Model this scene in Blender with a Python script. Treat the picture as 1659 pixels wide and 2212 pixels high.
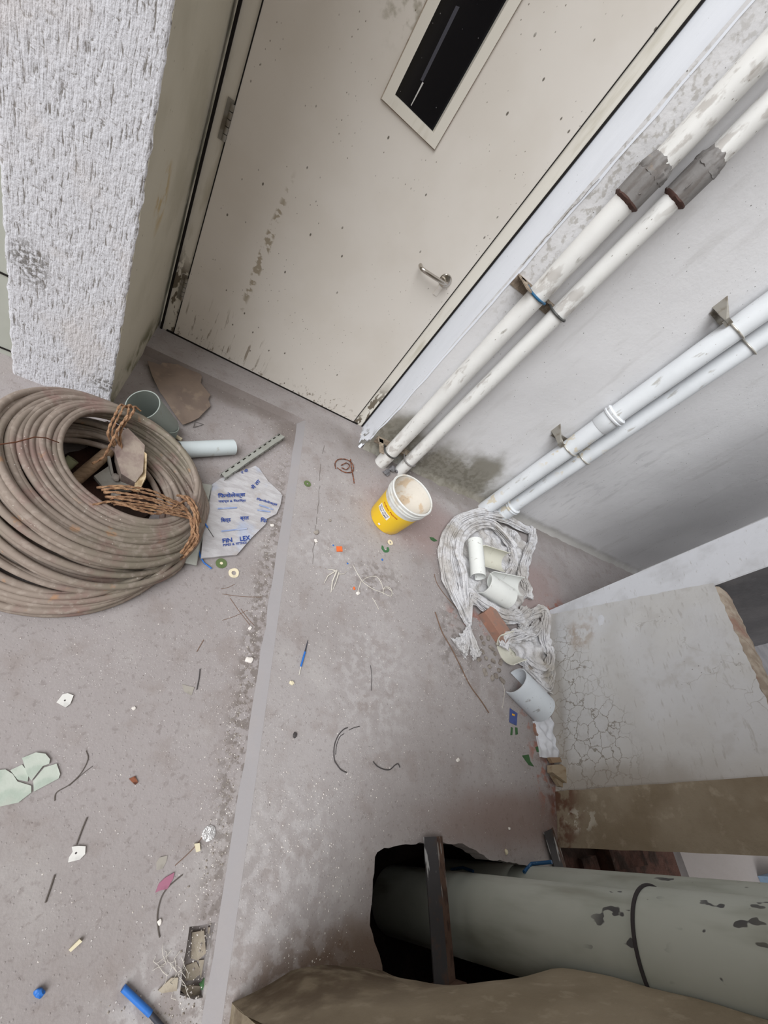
import bpy, bmesh, math, random
from mathutils import Vector, Matrix, noise
random.seed(7)
for o in list(bpy.data.objects): bpy.data.objects.remove(o)
S = bpy.context.scene
COL = S.collection
# ---------------------------------------------------------------- camera
RW = [(0.82784462, -0.02788031, 0.5602642), (0.32148262, -0.79489528, -0.5145779), (0.45969796, 0.60610575, -0.64908675)]
FPX = 859.85
H = 1.5
CAMP = Vector((0, 0, H))
r0, r1, r2 = [Vector(r).normalized() for r in RW]
r1 = (r1 - r0 * r1.dot(r0)).normalized(); r2 = r0.cross(r1)
cd = bpy.data.cameras.new('camera'); cam = bpy.data.objects.new('camera', cd); COL.objects.link(cam)
cd.sensor_fit = 'HORIZONTAL'; cd.sensor_width = 36.0; cd.lens = 36.0 * FPX / 1659.0; cd.clip_start = 0.02
up = -r1; back = -r2
cam.matrix_world = Matrix(((r0.x, up.x, back.x, 0), (r0.y, up.y, back.y, 0), (r0.z, up.z, back.z, H), (0, 0, 0, 1)))
S.camera = cam
# ---------------------------------------------------------------- light
w = bpy.data.worlds.new('world'); S.world = w; w.use_nodes = True
w.node_tree.nodes['Background'].inputs[0].default_value = (1.0, 0.955, 0.91, 1)
w.node_tree.nodes['Background'].inputs[1].default_value = 0.55
sd = bpy.data.lights.new('overcast_sky_light', 'SUN'); sun = bpy.data.objects.new('overcast_sky_light', sd); COL.objects.link(sun)
sd.energy = 3.7; sd.angle = math.radians(46); sd.color = (0.95, 0.975, 1.0)
az, el = math.radians(219), math.radians(46)
sun.rotation_euler = Vector((math.cos(az) * math.cos(el), math.sin(az) * math.cos(el), math.sin(el))).to_track_quat('Z', 'Y').to_euler()
S.view_settings.view_transform = 'Standard'; S.view_settings.look = 'None'; S.view_settings.gamma = 1
S.view_settings.exposure = 0.0; S.view_settings.use_curve_mapping = False

# ---------------------------------------------------------------- measuring helpers
def ray(px, py):
    a, b = (px - 829.5) / FPX, (py - 1106.0) / FPX
    return r0 * a + r1 * b + r2
def at(px, py, z=0.0):
    d = ray(px, py); return CAMP + d * ((z - H) / d.z)
def on_y(px, py, y):
    d = ray(px, py); return CAMP + d * (y / d.y)
def on_plane(px, py, c, n):
    d = ray(px, py); return CAMP + d * (n.dot(c - CAMP) / n.dot(d))
LOW = -0.03          # level of the sunken floor
def lo(px, py, dz=0.0): return at(px, py, LOW + dz)

# ---------------------------------------------------------------- mesh helpers
class M:
    def __init__(s): s.v = []; s.f = []
    def add(s, vs, fs):
        b = len(s.v); s.v += [Vector(v) for v in vs]; s.f += [tuple(i + b for i in f) for f in fs]; return s
    def box(s, c, d, rz=0, R=None):
        R = R or Matrix.Rotation(rz, 3, 'Z'); c = Vector(c); vs = []
        for i in (-1, 1):
            for j in (-1, 1):
                for k in (-1, 1): vs.append(c + R @ Vector((i * d[0] / 2, j * d[1] / 2, k * d[2] / 2)))
        return s.add(vs, [(0, 1, 3, 2), (4, 6, 7, 5), (0, 4, 5, 1), (2, 3, 7, 6), (0, 2, 6, 4), (1, 5, 7, 3)])
    def hull8(s, q, off):          # quad + offset vector -> solid
        q = [Vector(p) for p in q]; off = Vector(off)
        return s.add(q + [p + off for p in q], [(3, 2, 1, 0), (4, 5, 6, 7), (0, 1, 5, 4), (1, 2, 6, 5), (2, 3, 7, 6), (3, 0, 4, 7)])
    def prism(s, pts, off):
        pts = [Vector(p) for p in pts]; n = len(pts); off = Vector(off)
        return s.add(pts + [p + off for p in pts], [tuple(range(n))[::-1], tuple(range(n, 2 * n))] + [(i, (i + 1) % n, n + (i + 1) % n, n + i) for i in range(n)])
    def tube(s, path, r, n=10, closed=False, cap=True, prof=None, up0=None, r_in=None):
        P = [Vector(p) for p in path]; m = len(P); T = []
        for i in range(m):
            a = P[(i - 1) % m] if (closed or i > 0) else P[0]; b = P[(i + 1) % m] if (closed or i < m - 1) else P[-1]
            t = b - a; T.append(t.normalized() if t.length > 1e-9 else Vector((0, 0, 1)))
        u = up0 or (Vector((0, 0, 1)) if abs(T[0].z) < .9 else Vector((1, 0, 0)))
        vs = []
        for i in range(m):
            u = (u - T[i] * u.dot(T[i])).normalized(); w_ = T[i].cross(u)
            ri = r(i / max(1, m - 1)) if callable(r) else r
            for k in range(n):
                a = 2 * math.pi * k / n; rr = ri * (prof(a, i / max(1, m - 1), i) if prof else 1)
                vs.append(P[i] + (u * math.cos(a) + w_ * math.sin(a)) * rr)
        fs = []
        for i in range(m if closed else m - 1):
            j = (i + 1) % m
            for k in range(n): fs.append((i * n + k, i * n + (k + 1) % n, j * n + (k + 1) % n, j * n + k))
        if cap and not closed: fs += [tuple(range(n))[::-1], tuple(range((m - 1) * n, m * n))]
        return s.add(vs, fs)
    def lathe(s, prof, n=48, a0=0, a1=2 * math.pi, mat=None):      # prof: (r,z) open profile
        full = abs(a1 - a0 - 2 * math.pi) < 1e-6; c = n if full else n + 1; vs = []
        for i in range(c):
            a = a0 + (a1 - a0) * i / n
            for r, z in prof:
                v = Vector((r * math.cos(a), r * math.sin(a), z)); vs.append(mat @ v if mat else v)
        L = len(prof); fs = []
        for i in range(n):
            j = (i + 1) % c
            for k in range(L - 1): fs.append((i * L + k, j * L + k, j * L + k + 1, i * L + k + 1))
        return s.add(vs, fs)
    def pipe(s, a, b, r, t, n=40, a0=0, a1=2 * math.pi, up0=None):   # hollow (part-)cylinder between two points
        a = Vector(a); b = Vector(b); ax = (b - a).normalized()
        u = up0 or (Vector((0, 0, 1)) if abs(ax.z) < .9 else Vector((1, 0, 0))); u = (u - ax * u.dot(ax)).normalized(); w_ = ax.cross(u)
        Mx = Matrix(((u.x, w_.x, ax.x, a.x), (u.y, w_.y, ax.y, a.y), (u.z, w_.z, ax.z, a.z), (0, 0, 0, 1))); L = (b - a).length
        pr = [(r, 0), (r, L), (r - t, L), (r - t, 0), (r, 0)]
        s.lathe(pr, n, a0, a1, Mx)
        if abs(a1 - a0 - 2 * math.pi) > 1e-6:
            for an in (a0, a1):
                q = [Mx @ Vector((rr * math.cos(an), rr * math.sin(an), z)) for rr, z in pr[:4]]; s.add(q, [(0, 1, 2, 3)])
        return s
    def rough(s, amp, sc, seed=0):
        for i, v in enumerate(s.v): s.v[i] = v + noise.noise_vector(v * sc + Vector((seed, seed * 2, 3))) * amp
        return s
def lump(m, c, r, sub=2, amp=.35, sc=None, flat=1.0, seed=0, sq=None):
    bm = bmesh.new(); bmesh.ops.create_icosphere(bm, subdivisions=sub, radius=1)
    vs = []
    for v in bm.verts:
        d = v.co.normalized(); k = 1 + amp * noise.noise(d * 1.6 + Vector((seed * 1.7, seed, 0)))
        p = d * k
        if sq: p = Vector((max(-sq, min(sq, p.x)), max(-sq, min(sq, p.y)), max(-sq, min(sq, p.z))))
        e = Vector((p.x * (r[0] if isinstance(r, tuple) else r), p.y * (r[1] if isinstance(r, tuple) else r), p.z * (r[2] if isinstance(r, tuple) else r) * flat))
        vs.append(Matrix.Rotation(seed * 1.3, 3, 'Z') @ e + Vector(c))
    fs = [tuple(x.index for x in f.verts) for f in bm.faces]; bm.free(); m.add(vs, fs); return m
def mesh(name, m, mat, loc=Vector((0, 0, 0)), smooth=35, mats=None, fi=None):
    me = bpy.data.meshes.new(name); me.from_pydata([tuple(v - loc) for v in m.v], [], m.f); me.validate(); 
    bm = bmesh.new(); bm.from_mesh(me); bmesh.ops.recalc_face_normals(bm, faces=bm.faces); bm.to_mesh(me); bm.free()
    me.materials.append(mat)
    if smooth:
        me.shade_smooth(); me.set_sharp_from_angle(angle=math.radians(smooth))
    o = bpy.data.objects.new(name, me); COL.objects.link(o); o.location = loc; return o
def tag(o, label, cat, group=None, kind=None):
    if label: o['label'] = label
    if cat: o['category'] = cat
    if group: o['group'] = group
    if kind: o['kind'] = kind
    return o
def single(name, m, mat, label, cat, group=None, smooth=35, kind=None):
    c = sum(m.v, Vector()) / len(m.v); c.z = min(v.z for v in m.v)
    return tag(mesh(name, m, mat, c, smooth), label, cat, group, kind)
def thing(name, label, cat, loc, group=None):
    o = bpy.data.objects.new(name, None); COL.objects.link(o); o.location = loc; o.empty_display_size = .05
    return tag(o, label, cat, group)
def wloc(o):
    p = Vector(o.location)
    while o.parent: o = o.parent; p += o.location
    return p
def part(name, m, mat, parent, smooth=35, label=None):
    o = mesh(name, m, mat, wloc(parent), smooth); o.location = (0, 0, 0); o.parent = parent
    if label: o['label'] = label
    return o
def struct(name, m, mat, smooth=35, label=None, cat=None):
    o = mesh(name, m, mat, Vector((0, 0, 0)), smooth); o['kind'] = 'structure'
    if label: o['label'] = label; o['category'] = cat
    return o

# ---------------------------------------------------------------- materials
def lin(c): return tuple(((x / 255) / 12.92 if x / 255 <= .04045 else ((x / 255 + .055) / 1.055) ** 2.4) for x in c) + (1,)
def mk(name, base, rough=.8, layers=(), bumps=(), metal=0, spec=.3, alpha=1, coat=0, trans=0):
    m = bpy.data.materials.new(name); m.use_nodes = True; nt = m.node_tree; N = nt.nodes; L = nt.links
    b = N['Principled BSDF']; b.inputs['Roughness'].default_value = rough; b.inputs['Metallic'].default_value = metal
    b.inputs['Specular IOR Level'].default_value = spec; b.inputs['Alpha'].default_value = alpha
    b.inputs['Transmission Weight'].default_value = trans; b.inputs['Coat Weight'].default_value = coat
    tc = N.new('ShaderNodeTexCoord').outputs['Object']
    def mp(sc, rot=None, off=(0, 0, 0)):
        q = N.new('ShaderNodeMapping'); L.new(tc, q.inputs['Vector'])
        q.inputs['Scale'].default_value = sc if isinstance(sc, tuple) else (sc, sc, sc); q.inputs['Location'].default_value = off
        if rot: q.inputs['Rotation'].default_value = rot
        return q.outputs[0]
    def mr(v, a, c, x=0., y=1.):
        q = N.new('ShaderNodeMapRange'); q.clamp = True; q.interpolation_type = 'SMOOTHSTEP'; L.new(v, q.inputs[0])
        for i, k in enumerate((a, c, x, y)): q.inputs[i + 1].default_value = k
        return q.outputs[0]
    def mul(a, c, op='MULTIPLY'):
        q = N.new('ShaderNodeMath'); q.operation = op
        for i, k in enumerate((a, c)):
            if isinstance(k, (int, float)): q.inputs[i].default_value = k
            else: L.new(k, q.inputs[i])
        return q.outputs[0]
    def tex(l):
        k = l.get('k', 'noise'); vec = mp(l.get('s', 5), l.get('rot'), l.get('off', (0, 0, 0)))
        if l.get('warp'):
            nn = N.new('ShaderNodeTexNoise'); nn.inputs['Scale'].default_value = l.get('ws', 3); L.new(vec, nn.inputs['Vector'])
            a = N.new('ShaderNodeMixRGB'); a.blend_type = 'LINEAR_LIGHT'; a.inputs[0].default_value = l['warp']
            L.new(vec, a.inputs[1]); L.new(nn.outputs['Color'], a.inputs[2]); vec = a.outputs[0]
        if k == 'noise':
            n_ = N.new('ShaderNodeTexNoise'); n_.inputs['Scale'].default_value = 1; n_.inputs['Detail'].default_value = l.get('d', 4); n_.inputs['Roughness'].default_value = l.get('r', .55); L.new(vec, n_.inputs['Vector']); return n_.outputs['Fac']
        if k in ('spot', 'crack'):
            n_ = N.new('ShaderNodeTexVoronoi'); n_.inputs['Scale'].default_value = 1; n_.inputs['Randomness'].default_value = 1
            if k == 'crack': n_.feature = 'DISTANCE_TO_EDGE'
            L.new(vec, n_.inputs['Vector']); return n_.outputs['Distance']
        if k == 'wave':
            n_ = N.new('ShaderNodeTexWave'); n_.inputs['Scale'].default_value = 1; n_.inputs['Distortion'].default_value = l.get('dist', 0); L.new(vec, n_.inputs['Vector']); n_.bands_direction = l.get('dir', 'X'); return n_.outputs['Fac']
    col = N.new('ShaderNodeRGB'); col.outputs[0].default_value = lin(base); cur = col.outputs[0]
    def maskof(l, f):
        for (c, rad, soft) in l.get('at', ()):
            pass
        if l.get('at'):
            tot = None
            for (c, rad, soft) in l['at']:
                vec = mp((1 / rad[0], 1 / rad[1], 1 / rad[2]), None, (-c[0] / rad[0], -c[1] / rad[1], -c[2] / rad[2]))
                nn = N.new('ShaderNodeTexNoise'); nn.inputs['Scale'].default_value = l.get('es', 3.0); nn.inputs['Detail'].default_value = 5; L.new(tc, nn.inputs['Vector'])
                ln = N.new('ShaderNodeVectorMath'); ln.operation = 'LENGTH'; L.new(vec, ln.inputs[0])
                dd = mul(ln.outputs['Value'], mul(mul(nn.outputs['Fac'], -0.5, 'ADD'), l.get('ea', .8)), 'ADD')
                q = mr(dd, 1 - soft, 1 + soft, 1, 0); tot = q if tot is None else mul(tot, q, 'MAXIMUM')
            f = mul(f, tot) if f is not None else tot
        return f
    for l in layers:
        f = None
        if l.get('k') != 'pos':
            t = tex(l); a, c = l.get('lo', .4), l.get('hi', .6)
            f = mr(t, a, c, 0, 1) if a < c else mr(t, c, a, 1, 0)
            if l.get('gate'):
                g = tex(dict(k='noise', s=l['gate'][0], off=(3.1, 7.7, 1.3), d=3)); f = mul(f, mr(g, l['gate'][1], l['gate'][1] + .1))
        f = maskof(l, f); f = mul(f, l.get('a', 1.0))
        mx = N.new('ShaderNodeMixRGB'); L.new(f, mx.inputs[0]); L.new(cur, mx.inputs[1]); mx.inputs[2].default_value = lin(l['c']); cur = mx.outputs[0]
    L.new(cur, b.inputs['Base Color'])
    nrm = None
    for l in bumps:
        t = tex(l)
        if 'lo' in l: t = mr(t, l['lo'], l['hi'], 0, 1)
        t = maskof(l, t) if l.get('at') else t
        q = N.new('ShaderNodeBump'); q.inputs['Strength'].default_value = l.get('st', .5); q.inputs['Distance'].default_value = l.get('dd', .004)
        L.new(t, q.inputs['Height'])
        if nrm: L.new(nrm, q.inputs['Normal'])
        nrm = q.outputs[0]
    if nrm: L.new(nrm, b.inputs['Normal'])
    return m

FLOOR_L = [dict(s=1.3, c=(146, 139, 137), lo=.4, hi=.65, a=.7), dict(s=3.2, c=(172, 167, 165), lo=.52, hi=.72, a=.6, d=6),
           dict(s=9, c=(140, 130, 126), lo=.5, hi=.7, a=.55, d=6), dict(s=60, c=(122, 113, 110), lo=.55, hi=.72, a=.45, d=3),
           dict(k='spot', s=75, c=(210, 206, 203), lo=.15, hi=.09, a=.7, gate=(15, .52)), dict(k='spot', s=150, c=(205, 200, 196), lo=.19, hi=.1, a=.7, gate=(4, .48)),
           dict(k='spot', s=48, c=(92, 84, 80), lo=.11, hi=.07, a=.7, gate=(5, .52), off=(5, 2, 1))]
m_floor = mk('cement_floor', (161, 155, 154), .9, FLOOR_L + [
    dict(k='pos', c=(150, 112, 104), a=.35, at=[((1.3, 1.45, 0), (.35, .22, .3), .5), ((2.1, 1.25, 0), (.5, .3, .3), .5)], es=6),
    dict(k='noise', s=14, lo=.5, hi=.6, c=(160, 92, 70), a=.6, at=[((1.62, .86, 0), (.16, .07, .3), .5), ((2.52, 1.12, 0), (.13, .09, .3), .5), ((1.98, .2, 0), (.08, .4, .3), .5)], es=9),
    dict(k='pos', c=(112, 92, 76), a=.8, at=[((.88, -.35, 0), (.3, .085, .3), .5)], es=12), dict(k='pos', c=(118, 92, 80), a=.6, at=[((1.8, -.03, 0), (.5, .1, .3), .6)], es=9), dict(k='noise', s=16, lo=.45, hi=.6, c=(104, 62, 48), a=.7, at=[((2.02, .1, 0), (.07, .22, .3), .6)], es=12),  # brown patches by the south wall: its shade put into the colour
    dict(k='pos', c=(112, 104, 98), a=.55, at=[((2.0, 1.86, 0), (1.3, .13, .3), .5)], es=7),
    dict(k='noise', s=30, lo=.45, hi=.6, c=(186, 182, 182), a=.4, at=[((.98, .46, 0), (.2, .25, .3), .6), ((.62, -.2, 0), (.22, .3, .3), .5), ((.75, 1.0, 0), (.2, .12, .3), .5)], es=6),
    dict(k='noise', s=25, lo=.45, hi=.6, c=(95, 85, 78), a=.5, at=[((1.5, .72, 0), (.12, .2, .3), .6), ((1.0, .95, 0), (.14, .1, .3), .6)], es=9)],
    [dict(s=40, st=.35, dd=.004, d=5), dict(s=160, st=.25, dd=.002), dict(k='spot', s=75, lo=.2, hi=.1, st=.4, dd=.003)], spec=.15)
m_strip = mk('cement_band', (149, 145, 146), .85, [dict(s=5, c=(152, 146, 145), lo=.45, hi=.65, a=.5), dict(s=(80, 8, 8), c=(150, 145, 145), lo=.55, hi=.7, a=.5)], [dict(s=50, st=.25, dd=.003)], spec=.15)
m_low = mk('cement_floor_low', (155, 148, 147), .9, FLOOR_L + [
    dict(k='pos', c=(108, 97, 90), a=.6, at=[((.46, 1.75, 0), (.12, .12, .3), .5), ((0, 1.83, 0), (.6, .08, .3), .5)], es=7),  # dirt at the door corner, darkened further with shade put into the colour
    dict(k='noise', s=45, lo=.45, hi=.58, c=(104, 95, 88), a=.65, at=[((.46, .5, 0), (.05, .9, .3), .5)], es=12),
    dict(k='noise', s=30, lo=.45, hi=.6, c=(190, 187, 186), a=.5, at=[((.40, -.36, 0), (.14, .12, .3), .6)], es=9)],
    [dict(s=40, st=.35, dd=.004, d=5), dict(s=160, st=.25, dd=.002), dict(k='spot', s=75, lo=.2, hi=.1, st=.4, dd=.003)], spec=.15)
m_wall = mk('painted_plaster', (222, 221, 222), .85, [dict(s=2, c=(213, 212, 213), lo=.4, hi=.7, a=.6), dict(s=(12, 12, 3), c=(200, 198, 197), lo=.55, hi=.75, a=.5),
    dict(k='spot', s=28, c=(92, 88, 82), lo=.09, hi=.05, a=.8, gate=(6, .45)), dict(k='spot', s=60, c=(110, 104, 98), lo=.11, hi=.06, a=.7, gate=(9, .5)),
    dict(k='noise', s=38, lo=.5, hi=.62, c=(150, 143, 130), a=.5, at=[((1.0, 1.87, 1.65), (.12, .3, .5), .6)], es=8, d=6),
    dict(k='noise', s=(30, 30, 8), lo=.5, hi=.7, c=(176, 175, 176), a=.4, at=[((2.5, 1.87, .55), (.3, .3, .55), .6)], es=8),
    dict(k='pos', c=(122, 117, 103), a=.88, at=[((1.05, 1.87, .13), (.2, .3, .25), .5), ((1.58, 1.87, .03), (.46, .3, .27), .45), ((1.74, 1.87, .22), (.14, .3, .18), .4)], es=9, ea=1.0),
    dict(k='noise', s=30, lo=.42, hi=.6, c=(104, 99, 87), a=.55, at=[((1.05, 1.87, .08), (.18, .3, .2), .4), ((1.55, 1.87, .05), (.36, .3, .2), .4)], es=14, d=6),
    
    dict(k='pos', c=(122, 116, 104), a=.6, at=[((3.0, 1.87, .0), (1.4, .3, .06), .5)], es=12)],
    [dict(s=14, st=.3, dd=.006, d=4), dict(s=70, st=.25, dd=.003, d=4), dict(s=9, st=.6, dd=.01, d=6, at=[((1.0, 1.87, 1.65), (.12, .3, .5), .5)])], spec=.2)
m_jamb = mk('fresh_white_paint', (222, 225, 232), .6, [dict(s=(10, 10, 3), c=(214, 217, 224), lo=.45, hi=.7, a=.6), dict(k='noise', s=26, c=(98, 94, 84), lo=.5, hi=.56, a=.9, at=[((.96, 1.8, 0), (.2, .2, .12), .4)], es=14), dict(k='spot', s=40, c=(80, 78, 76), lo=.08, hi=.05, a=.7, gate=(6, .5))], [dict(s=(30, 30, 6), st=.3, dd=.004)])
m_door = mk('cream_door_paint', (221, 215, 207), .55, [dict(s=3, c=(213, 206, 196), lo=.4, hi=.65, a=.6), dict(k='spot', s=(22, 22, 13), c=(74, 64, 50), lo=.10, hi=.06, a=.85, gate=(4, .42), rot=(0, .2, 0)),
    dict(k='spot', s=(60, 60, 40), c=(96, 84, 68), lo=.13, hi=.07, a=.8, gate=(5, .5)),
    dict(k='noise', s=(45, 45, 30), lo=.56, hi=.64, c=(110, 92, 70), a=.7, at=[((.62, 2, .03), (.22, .3, .07), .5), ((-.15, 2, .0), (.15, .3, .07), .5), ((.2,2,.0),(.4,.3,.03),.5)], es=14),
    dict(k='noise', s=(60, 60, 5), lo=.60, hi=.66, c=(110, 92, 66), a=.7, at=[((-.05, 2, .1), (.25, .3, .16), .4)]),
    dict(k='noise', s=(30, 30, 36), lo=.50, hi=.58, c=(150, 136, 112), a=.8, at=[((.0, 2.04, .62), (.018, .3, .3), .3)], rot=(0, .5, 0)),
    dict(k='noise', s=20, lo=.5, hi=.65, c=(120, 112, 84), a=.6, at=[((.12, 2, 1.55), (.07, .3, .08), .6), ((.0, 2, 1.62), (.06, .3, .05), .6)])],
    [dict(s=3, st=.15, dd=.006), dict(s=80, st=.06, dd=.002)], spec=.4)
m_frame = mk('cream_frame_paint', (220, 215, 204), .6, [dict(s=(20, 20, 4), c=(176, 168, 146), lo=.5, hi=.7, a=.5), dict(k='noise', s=(30, 30, 14), lo=.5, hi=.56, c=(92, 80, 62), a=.9, at=[((.88, 2, .08), (.2, .3, .22), .4), ((-.3, 2, .12), (.08, .3, .3), .4)], es=12)], [dict(s=(40, 40, 10), st=.2, dd=.003)])
m_seal = mk('black_gap_seal', (26, 22, 20), .8)
m_colrough = mk('rough_textured_render', (210, 210, 215), .85, [dict(k='noise', s=(140, 60, 20), lo=.57, hi=.66, c=(118, 112, 106), a=.85, d=3), dict(k='noise', s=(95, 60, 75), lo=.6, hi=.69, c=(120, 114, 108), a=.75, d=3, off=(3, 3, 3)), dict(k='noise', s=(60, 60, 120), rot=(0, .7, 0), lo=.6, hi=.7, c=(126, 120, 114), a=.7, d=3, off=(5, 3, 3)),
    dict(s=4, c=(206, 200, 198), lo=.5, hi=.7, a=.6), dict(k='noise', s=70, lo=.45, hi=.55, c=(96, 90, 82), a=.75, at=[((-.59, 1.4, .47), (.05, .1, .07), .5), ((-.36, 1.4, .1), (.04, .1, .03), .5)], es=16)],
    [dict(k='noise', s=(140, 60, 20), st=.7, dd=-.006, d=3), dict(k='noise', s=(95, 60, 75), st=.6, dd=-.005, d=3, off=(3, 3, 3))], spec=.2)
m_colside = mk('beige_column_paint', (190, 184, 168), .8, [dict(s=3, c=(172, 166, 148), lo=.45, hi=.7, a=.7), dict(k='spot', s=30, c=(110, 104, 84), lo=.12, hi=.06, a=.7, gate=(5, .5)), dict(k='noise', s=16, lo=.45, hi=.6, c=(172, 150, 106), a=.8, at=[((-.33, 1.62, .78), (.2, .06, .1), .4)], es=14),
    dict(k='noise', s=8, lo=.4, hi=.6, c=(92, 90, 56), a=.8, at=[((-.33, 1.75, 0), (.2, .4, .12), .5), ((-.33, 2.07, .6), (.2, .05, .9), .5)], es=9)], [dict(s=30, st=.25, dd=.004), dict(s=7, st=.25, dd=.01)])
CRK = [((2.08, .18, .12), (.35, .42, .30), .35), ((2.2, .62, .05), (.25, .35, .2), .35)]
m_parapet = mk('crazed_cement_wall', (206, 205, 204), .9, [dict(s=3, c=(214, 215, 219), lo=.42, hi=.66, a=.7, d=5), dict(s=12, c=(190, 187, 184), lo=.5, hi=.7, a=.5, d=6), dict(s=(14, 14, 60), c=(176, 172, 168), lo=.58, hi=.7, a=.5),
    dict(k='crack', s=16, c=(128, 120, 108), lo=.035, hi=.010, a=.75, warp=.25, ws=2.5, at=CRK, es=5),
    dict(k='crack', s=7, c=(160, 155, 150), lo=.012, hi=.004, a=.5, warp=.3, ws=2.5, gate=(4, .52)),
    dict(k='noise', s=20, lo=.38, hi=.6, c=(160, 138, 116), a=.6, at=[((2.33, .84, .22), (.09, .09, .08), .7)], es=16, ea=1.6),
    dict(k='pos', c=(160, 152, 142), a=.7, at=[((2.15, .4, 0), (.5, .9, .07), .5), ((2.05, .05, .2), (.12, .12, .5), .5)], es=9),  # foot band, plus shade beside the pier put into the wall colour
    dict(k='spot', s=30, c=(120, 114, 108), lo=.1, hi=.06, a=.7, gate=(4, .5))],
    [dict(s=20, st=.35, dd=.006, d=6), dict(s=90, st=.25, dd=.002)], spec=.15)
m_whitecol = mk('whitewashed_post', (222, 224, 230), .85, [dict(s=6, c=(190, 190, 192), lo=.45, hi=.7, a=.6), dict(s=(20, 20, 90), c=(176, 174, 172), lo=.62, hi=.72, a=.5)], [dict(s=30, st=.3, dd=.004, d=5)])
m_brownedge = mk('broken_brown_mortar', (150, 136, 122), .95, [dict(s=20, c=(172, 160, 146), lo=.4, hi=.6), dict(s=9, c=(140, 104, 92), lo=.5, hi=.7, a=.7)], [dict(s=35, st=.8, dd=.012, d=6)])
m_pier = mk('stained_mortar_pier', (150, 138, 120), .95, [dict(s=4, c=(126, 112, 92), lo=.4, hi=.65, a=.8), dict(s=18, c=(176, 164, 146), lo=.55, hi=.7, a=.6, d=6), dict(k='noise', s=20, lo=.4, hi=.6, c=(96, 58, 44), a=.8, at=[((2.05, 0, 0), (.3, .3, .12), .5)], es=8), dict(k='noise', s=25, lo=.53, hi=.58, c=(190, 184, 172), a=.9, at=[((2.0, -.04, .13), (.2, .04, .08), .5)], es=12)], [dict(s=22, st=.6, dd=.01, d=6)])
m_south = mk('brown_mortar_wall', (150, 138, 118), .95, [dict(s=4, c=(128, 116, 96), lo=.4, hi=.65, a=.7, d=5), dict(s=24, c=(168, 156, 136), lo=.55, hi=.7, a=.5, d=6), dict(k='noise', s=9, lo=.35, hi=.6, c=(78, 62, 48), a=.85, at=[((1.05, -.34, .02), (.8, .3, .24), .7)], es=8)], [dict(s=18, st=.5, dd=.01, d=6), dict(s=80, st=.3, dd=.003)])  # mottled tone, darker towards the wall foot
m_earth = mk('dark_earth_and_brick', (84, 58, 50), .95, [dict(s=9, c=(52, 38, 32), lo=.4, hi=.6), dict(s=20, c=(110, 92, 84), lo=.6, hi=.75, a=.6)], [dict(s=18, st=1, dd=.02, d=6)])
m_pit = mk('shaded_pit_earth', (40, 31, 27), .95, [dict(s=9, c=(26, 20, 18), lo=.4, hi=.6)], [dict(s=18, st=1, dd=.02, d=6)])  # darker copy of the earth, the hole's darkness put into its colour
m_outdark = mk('dark_gutter', (58, 60, 64), .8)
m_outside = mk('outer_cement_and_shade', (104, 103, 106), .9, [dict(s=3, c=(88, 88, 92), lo=.4, hi=.6, a=.7), dict(s=12, c=(122, 120, 122), lo=.6, hi=.8, a=.5)], [dict(s=16, st=.5, dd=.01, d=5)])
m_slabgrey = mk('grey_slab', (150, 144, 142), .9, [], [dict(s=16, st=.4, dd=.01, d=5)])
m_greytile = mk('grey_green_tile', (176, 178, 170), .5, [dict(s=4, c=(160, 162, 152), lo=.4, hi=.7, a=.6)])
def pvc(n, c, dirt=(120, 112, 100), gl=.45, extra=()):
    return mk(n, c, gl, [dict(s=6, c=tuple(int(x * .94) for x in c), lo=.4, hi=.7, a=.6), dict(k='spot', s=(50, 50, 30), c=dirt, lo=.12, hi=.07, a=.8, gate=(7, .46)), dict(k='noise', s=(30, 30, 9), c=dirt, lo=.62, hi=.72, a=.55, d=6)] + list(extra), [dict(s=40, st=.08, dd=.002)], spec=.45)
m_pvc1 = pvc('painted_pipe_white', (226, 225, 222), extra=[dict(k='noise', s=(22, 22, 12), lo=.5, hi=.6, c=(140, 128, 118), a=.45, at=[((0, 0, 1.9), (.2, .2, .2), .5), ((0, 0, 1.3), (.2, .2, .07), .5), ((0, 0, .12), (.2, .2, .16), .6), ((0, 0, .75), (.2, .2, .08), .6)], es=20)])
m_pvc3 = pvc('pvc_pipe_white', (224, 227, 230), dirt=(150, 142, 128), extra=[dict(k='noise', s=14, lo=.55, hi=.6, c=(212, 198, 168), a=.7, at=[((0, 0, .72), (.2, .2, .14), .5), ((0, 0, .1), (.2, .2, .12), .5)], es=12)])
m_coup = mk('grey_coupling', (128, 125, 123), .6, [dict(s=(40, 40, 10), c=(108, 102, 98), lo=.45, hi=.65, a=.8, d=6), dict(s=18, c=(160, 140, 116), lo=.62, hi=.72, a=.6)], [dict(s=30, st=.5, dd=.005, d=6)])
m_brkt = mk('weathered_steel', (146, 142, 134), .55, [dict(s=20, c=(112, 102, 88), lo=.45, hi=.65, a=.8)], [dict(s=50, st=.3, dd=.002)], metal=.3)
m_dirtybrkt = mk('mortar_crusted_steel', (152, 138, 122), .95, [dict(s=20, c=(112, 98, 84), lo=.45, hi=.65, a=.8), dict(s=50, c=(190, 178, 158), lo=.58, hi=.66, a=.7)], [dict(s=45, st=.9, dd=.008, d=6)])
m_bolt = mk('galvanised_bolt', (196, 192, 182), .35, [dict(s=40, c=(140, 128, 110), lo=.55, hi=.7, a=.6)], metal=.5)
m_bolt_rim = mk('rust_brown_rim', (84, 62, 56), .8)
m_boltblue = mk('blue_taped_bolt', (38, 92, 128), .5, [dict(s=30, c=(80, 90, 96), lo=.5, hi=.6, a=.7)])
m_boltdark = mk('dark_bolt', (92, 92, 90), .5, [dict(s=40, c=(52, 46, 42), lo=.5, hi=.65, a=.8)], metal=.3)
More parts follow.
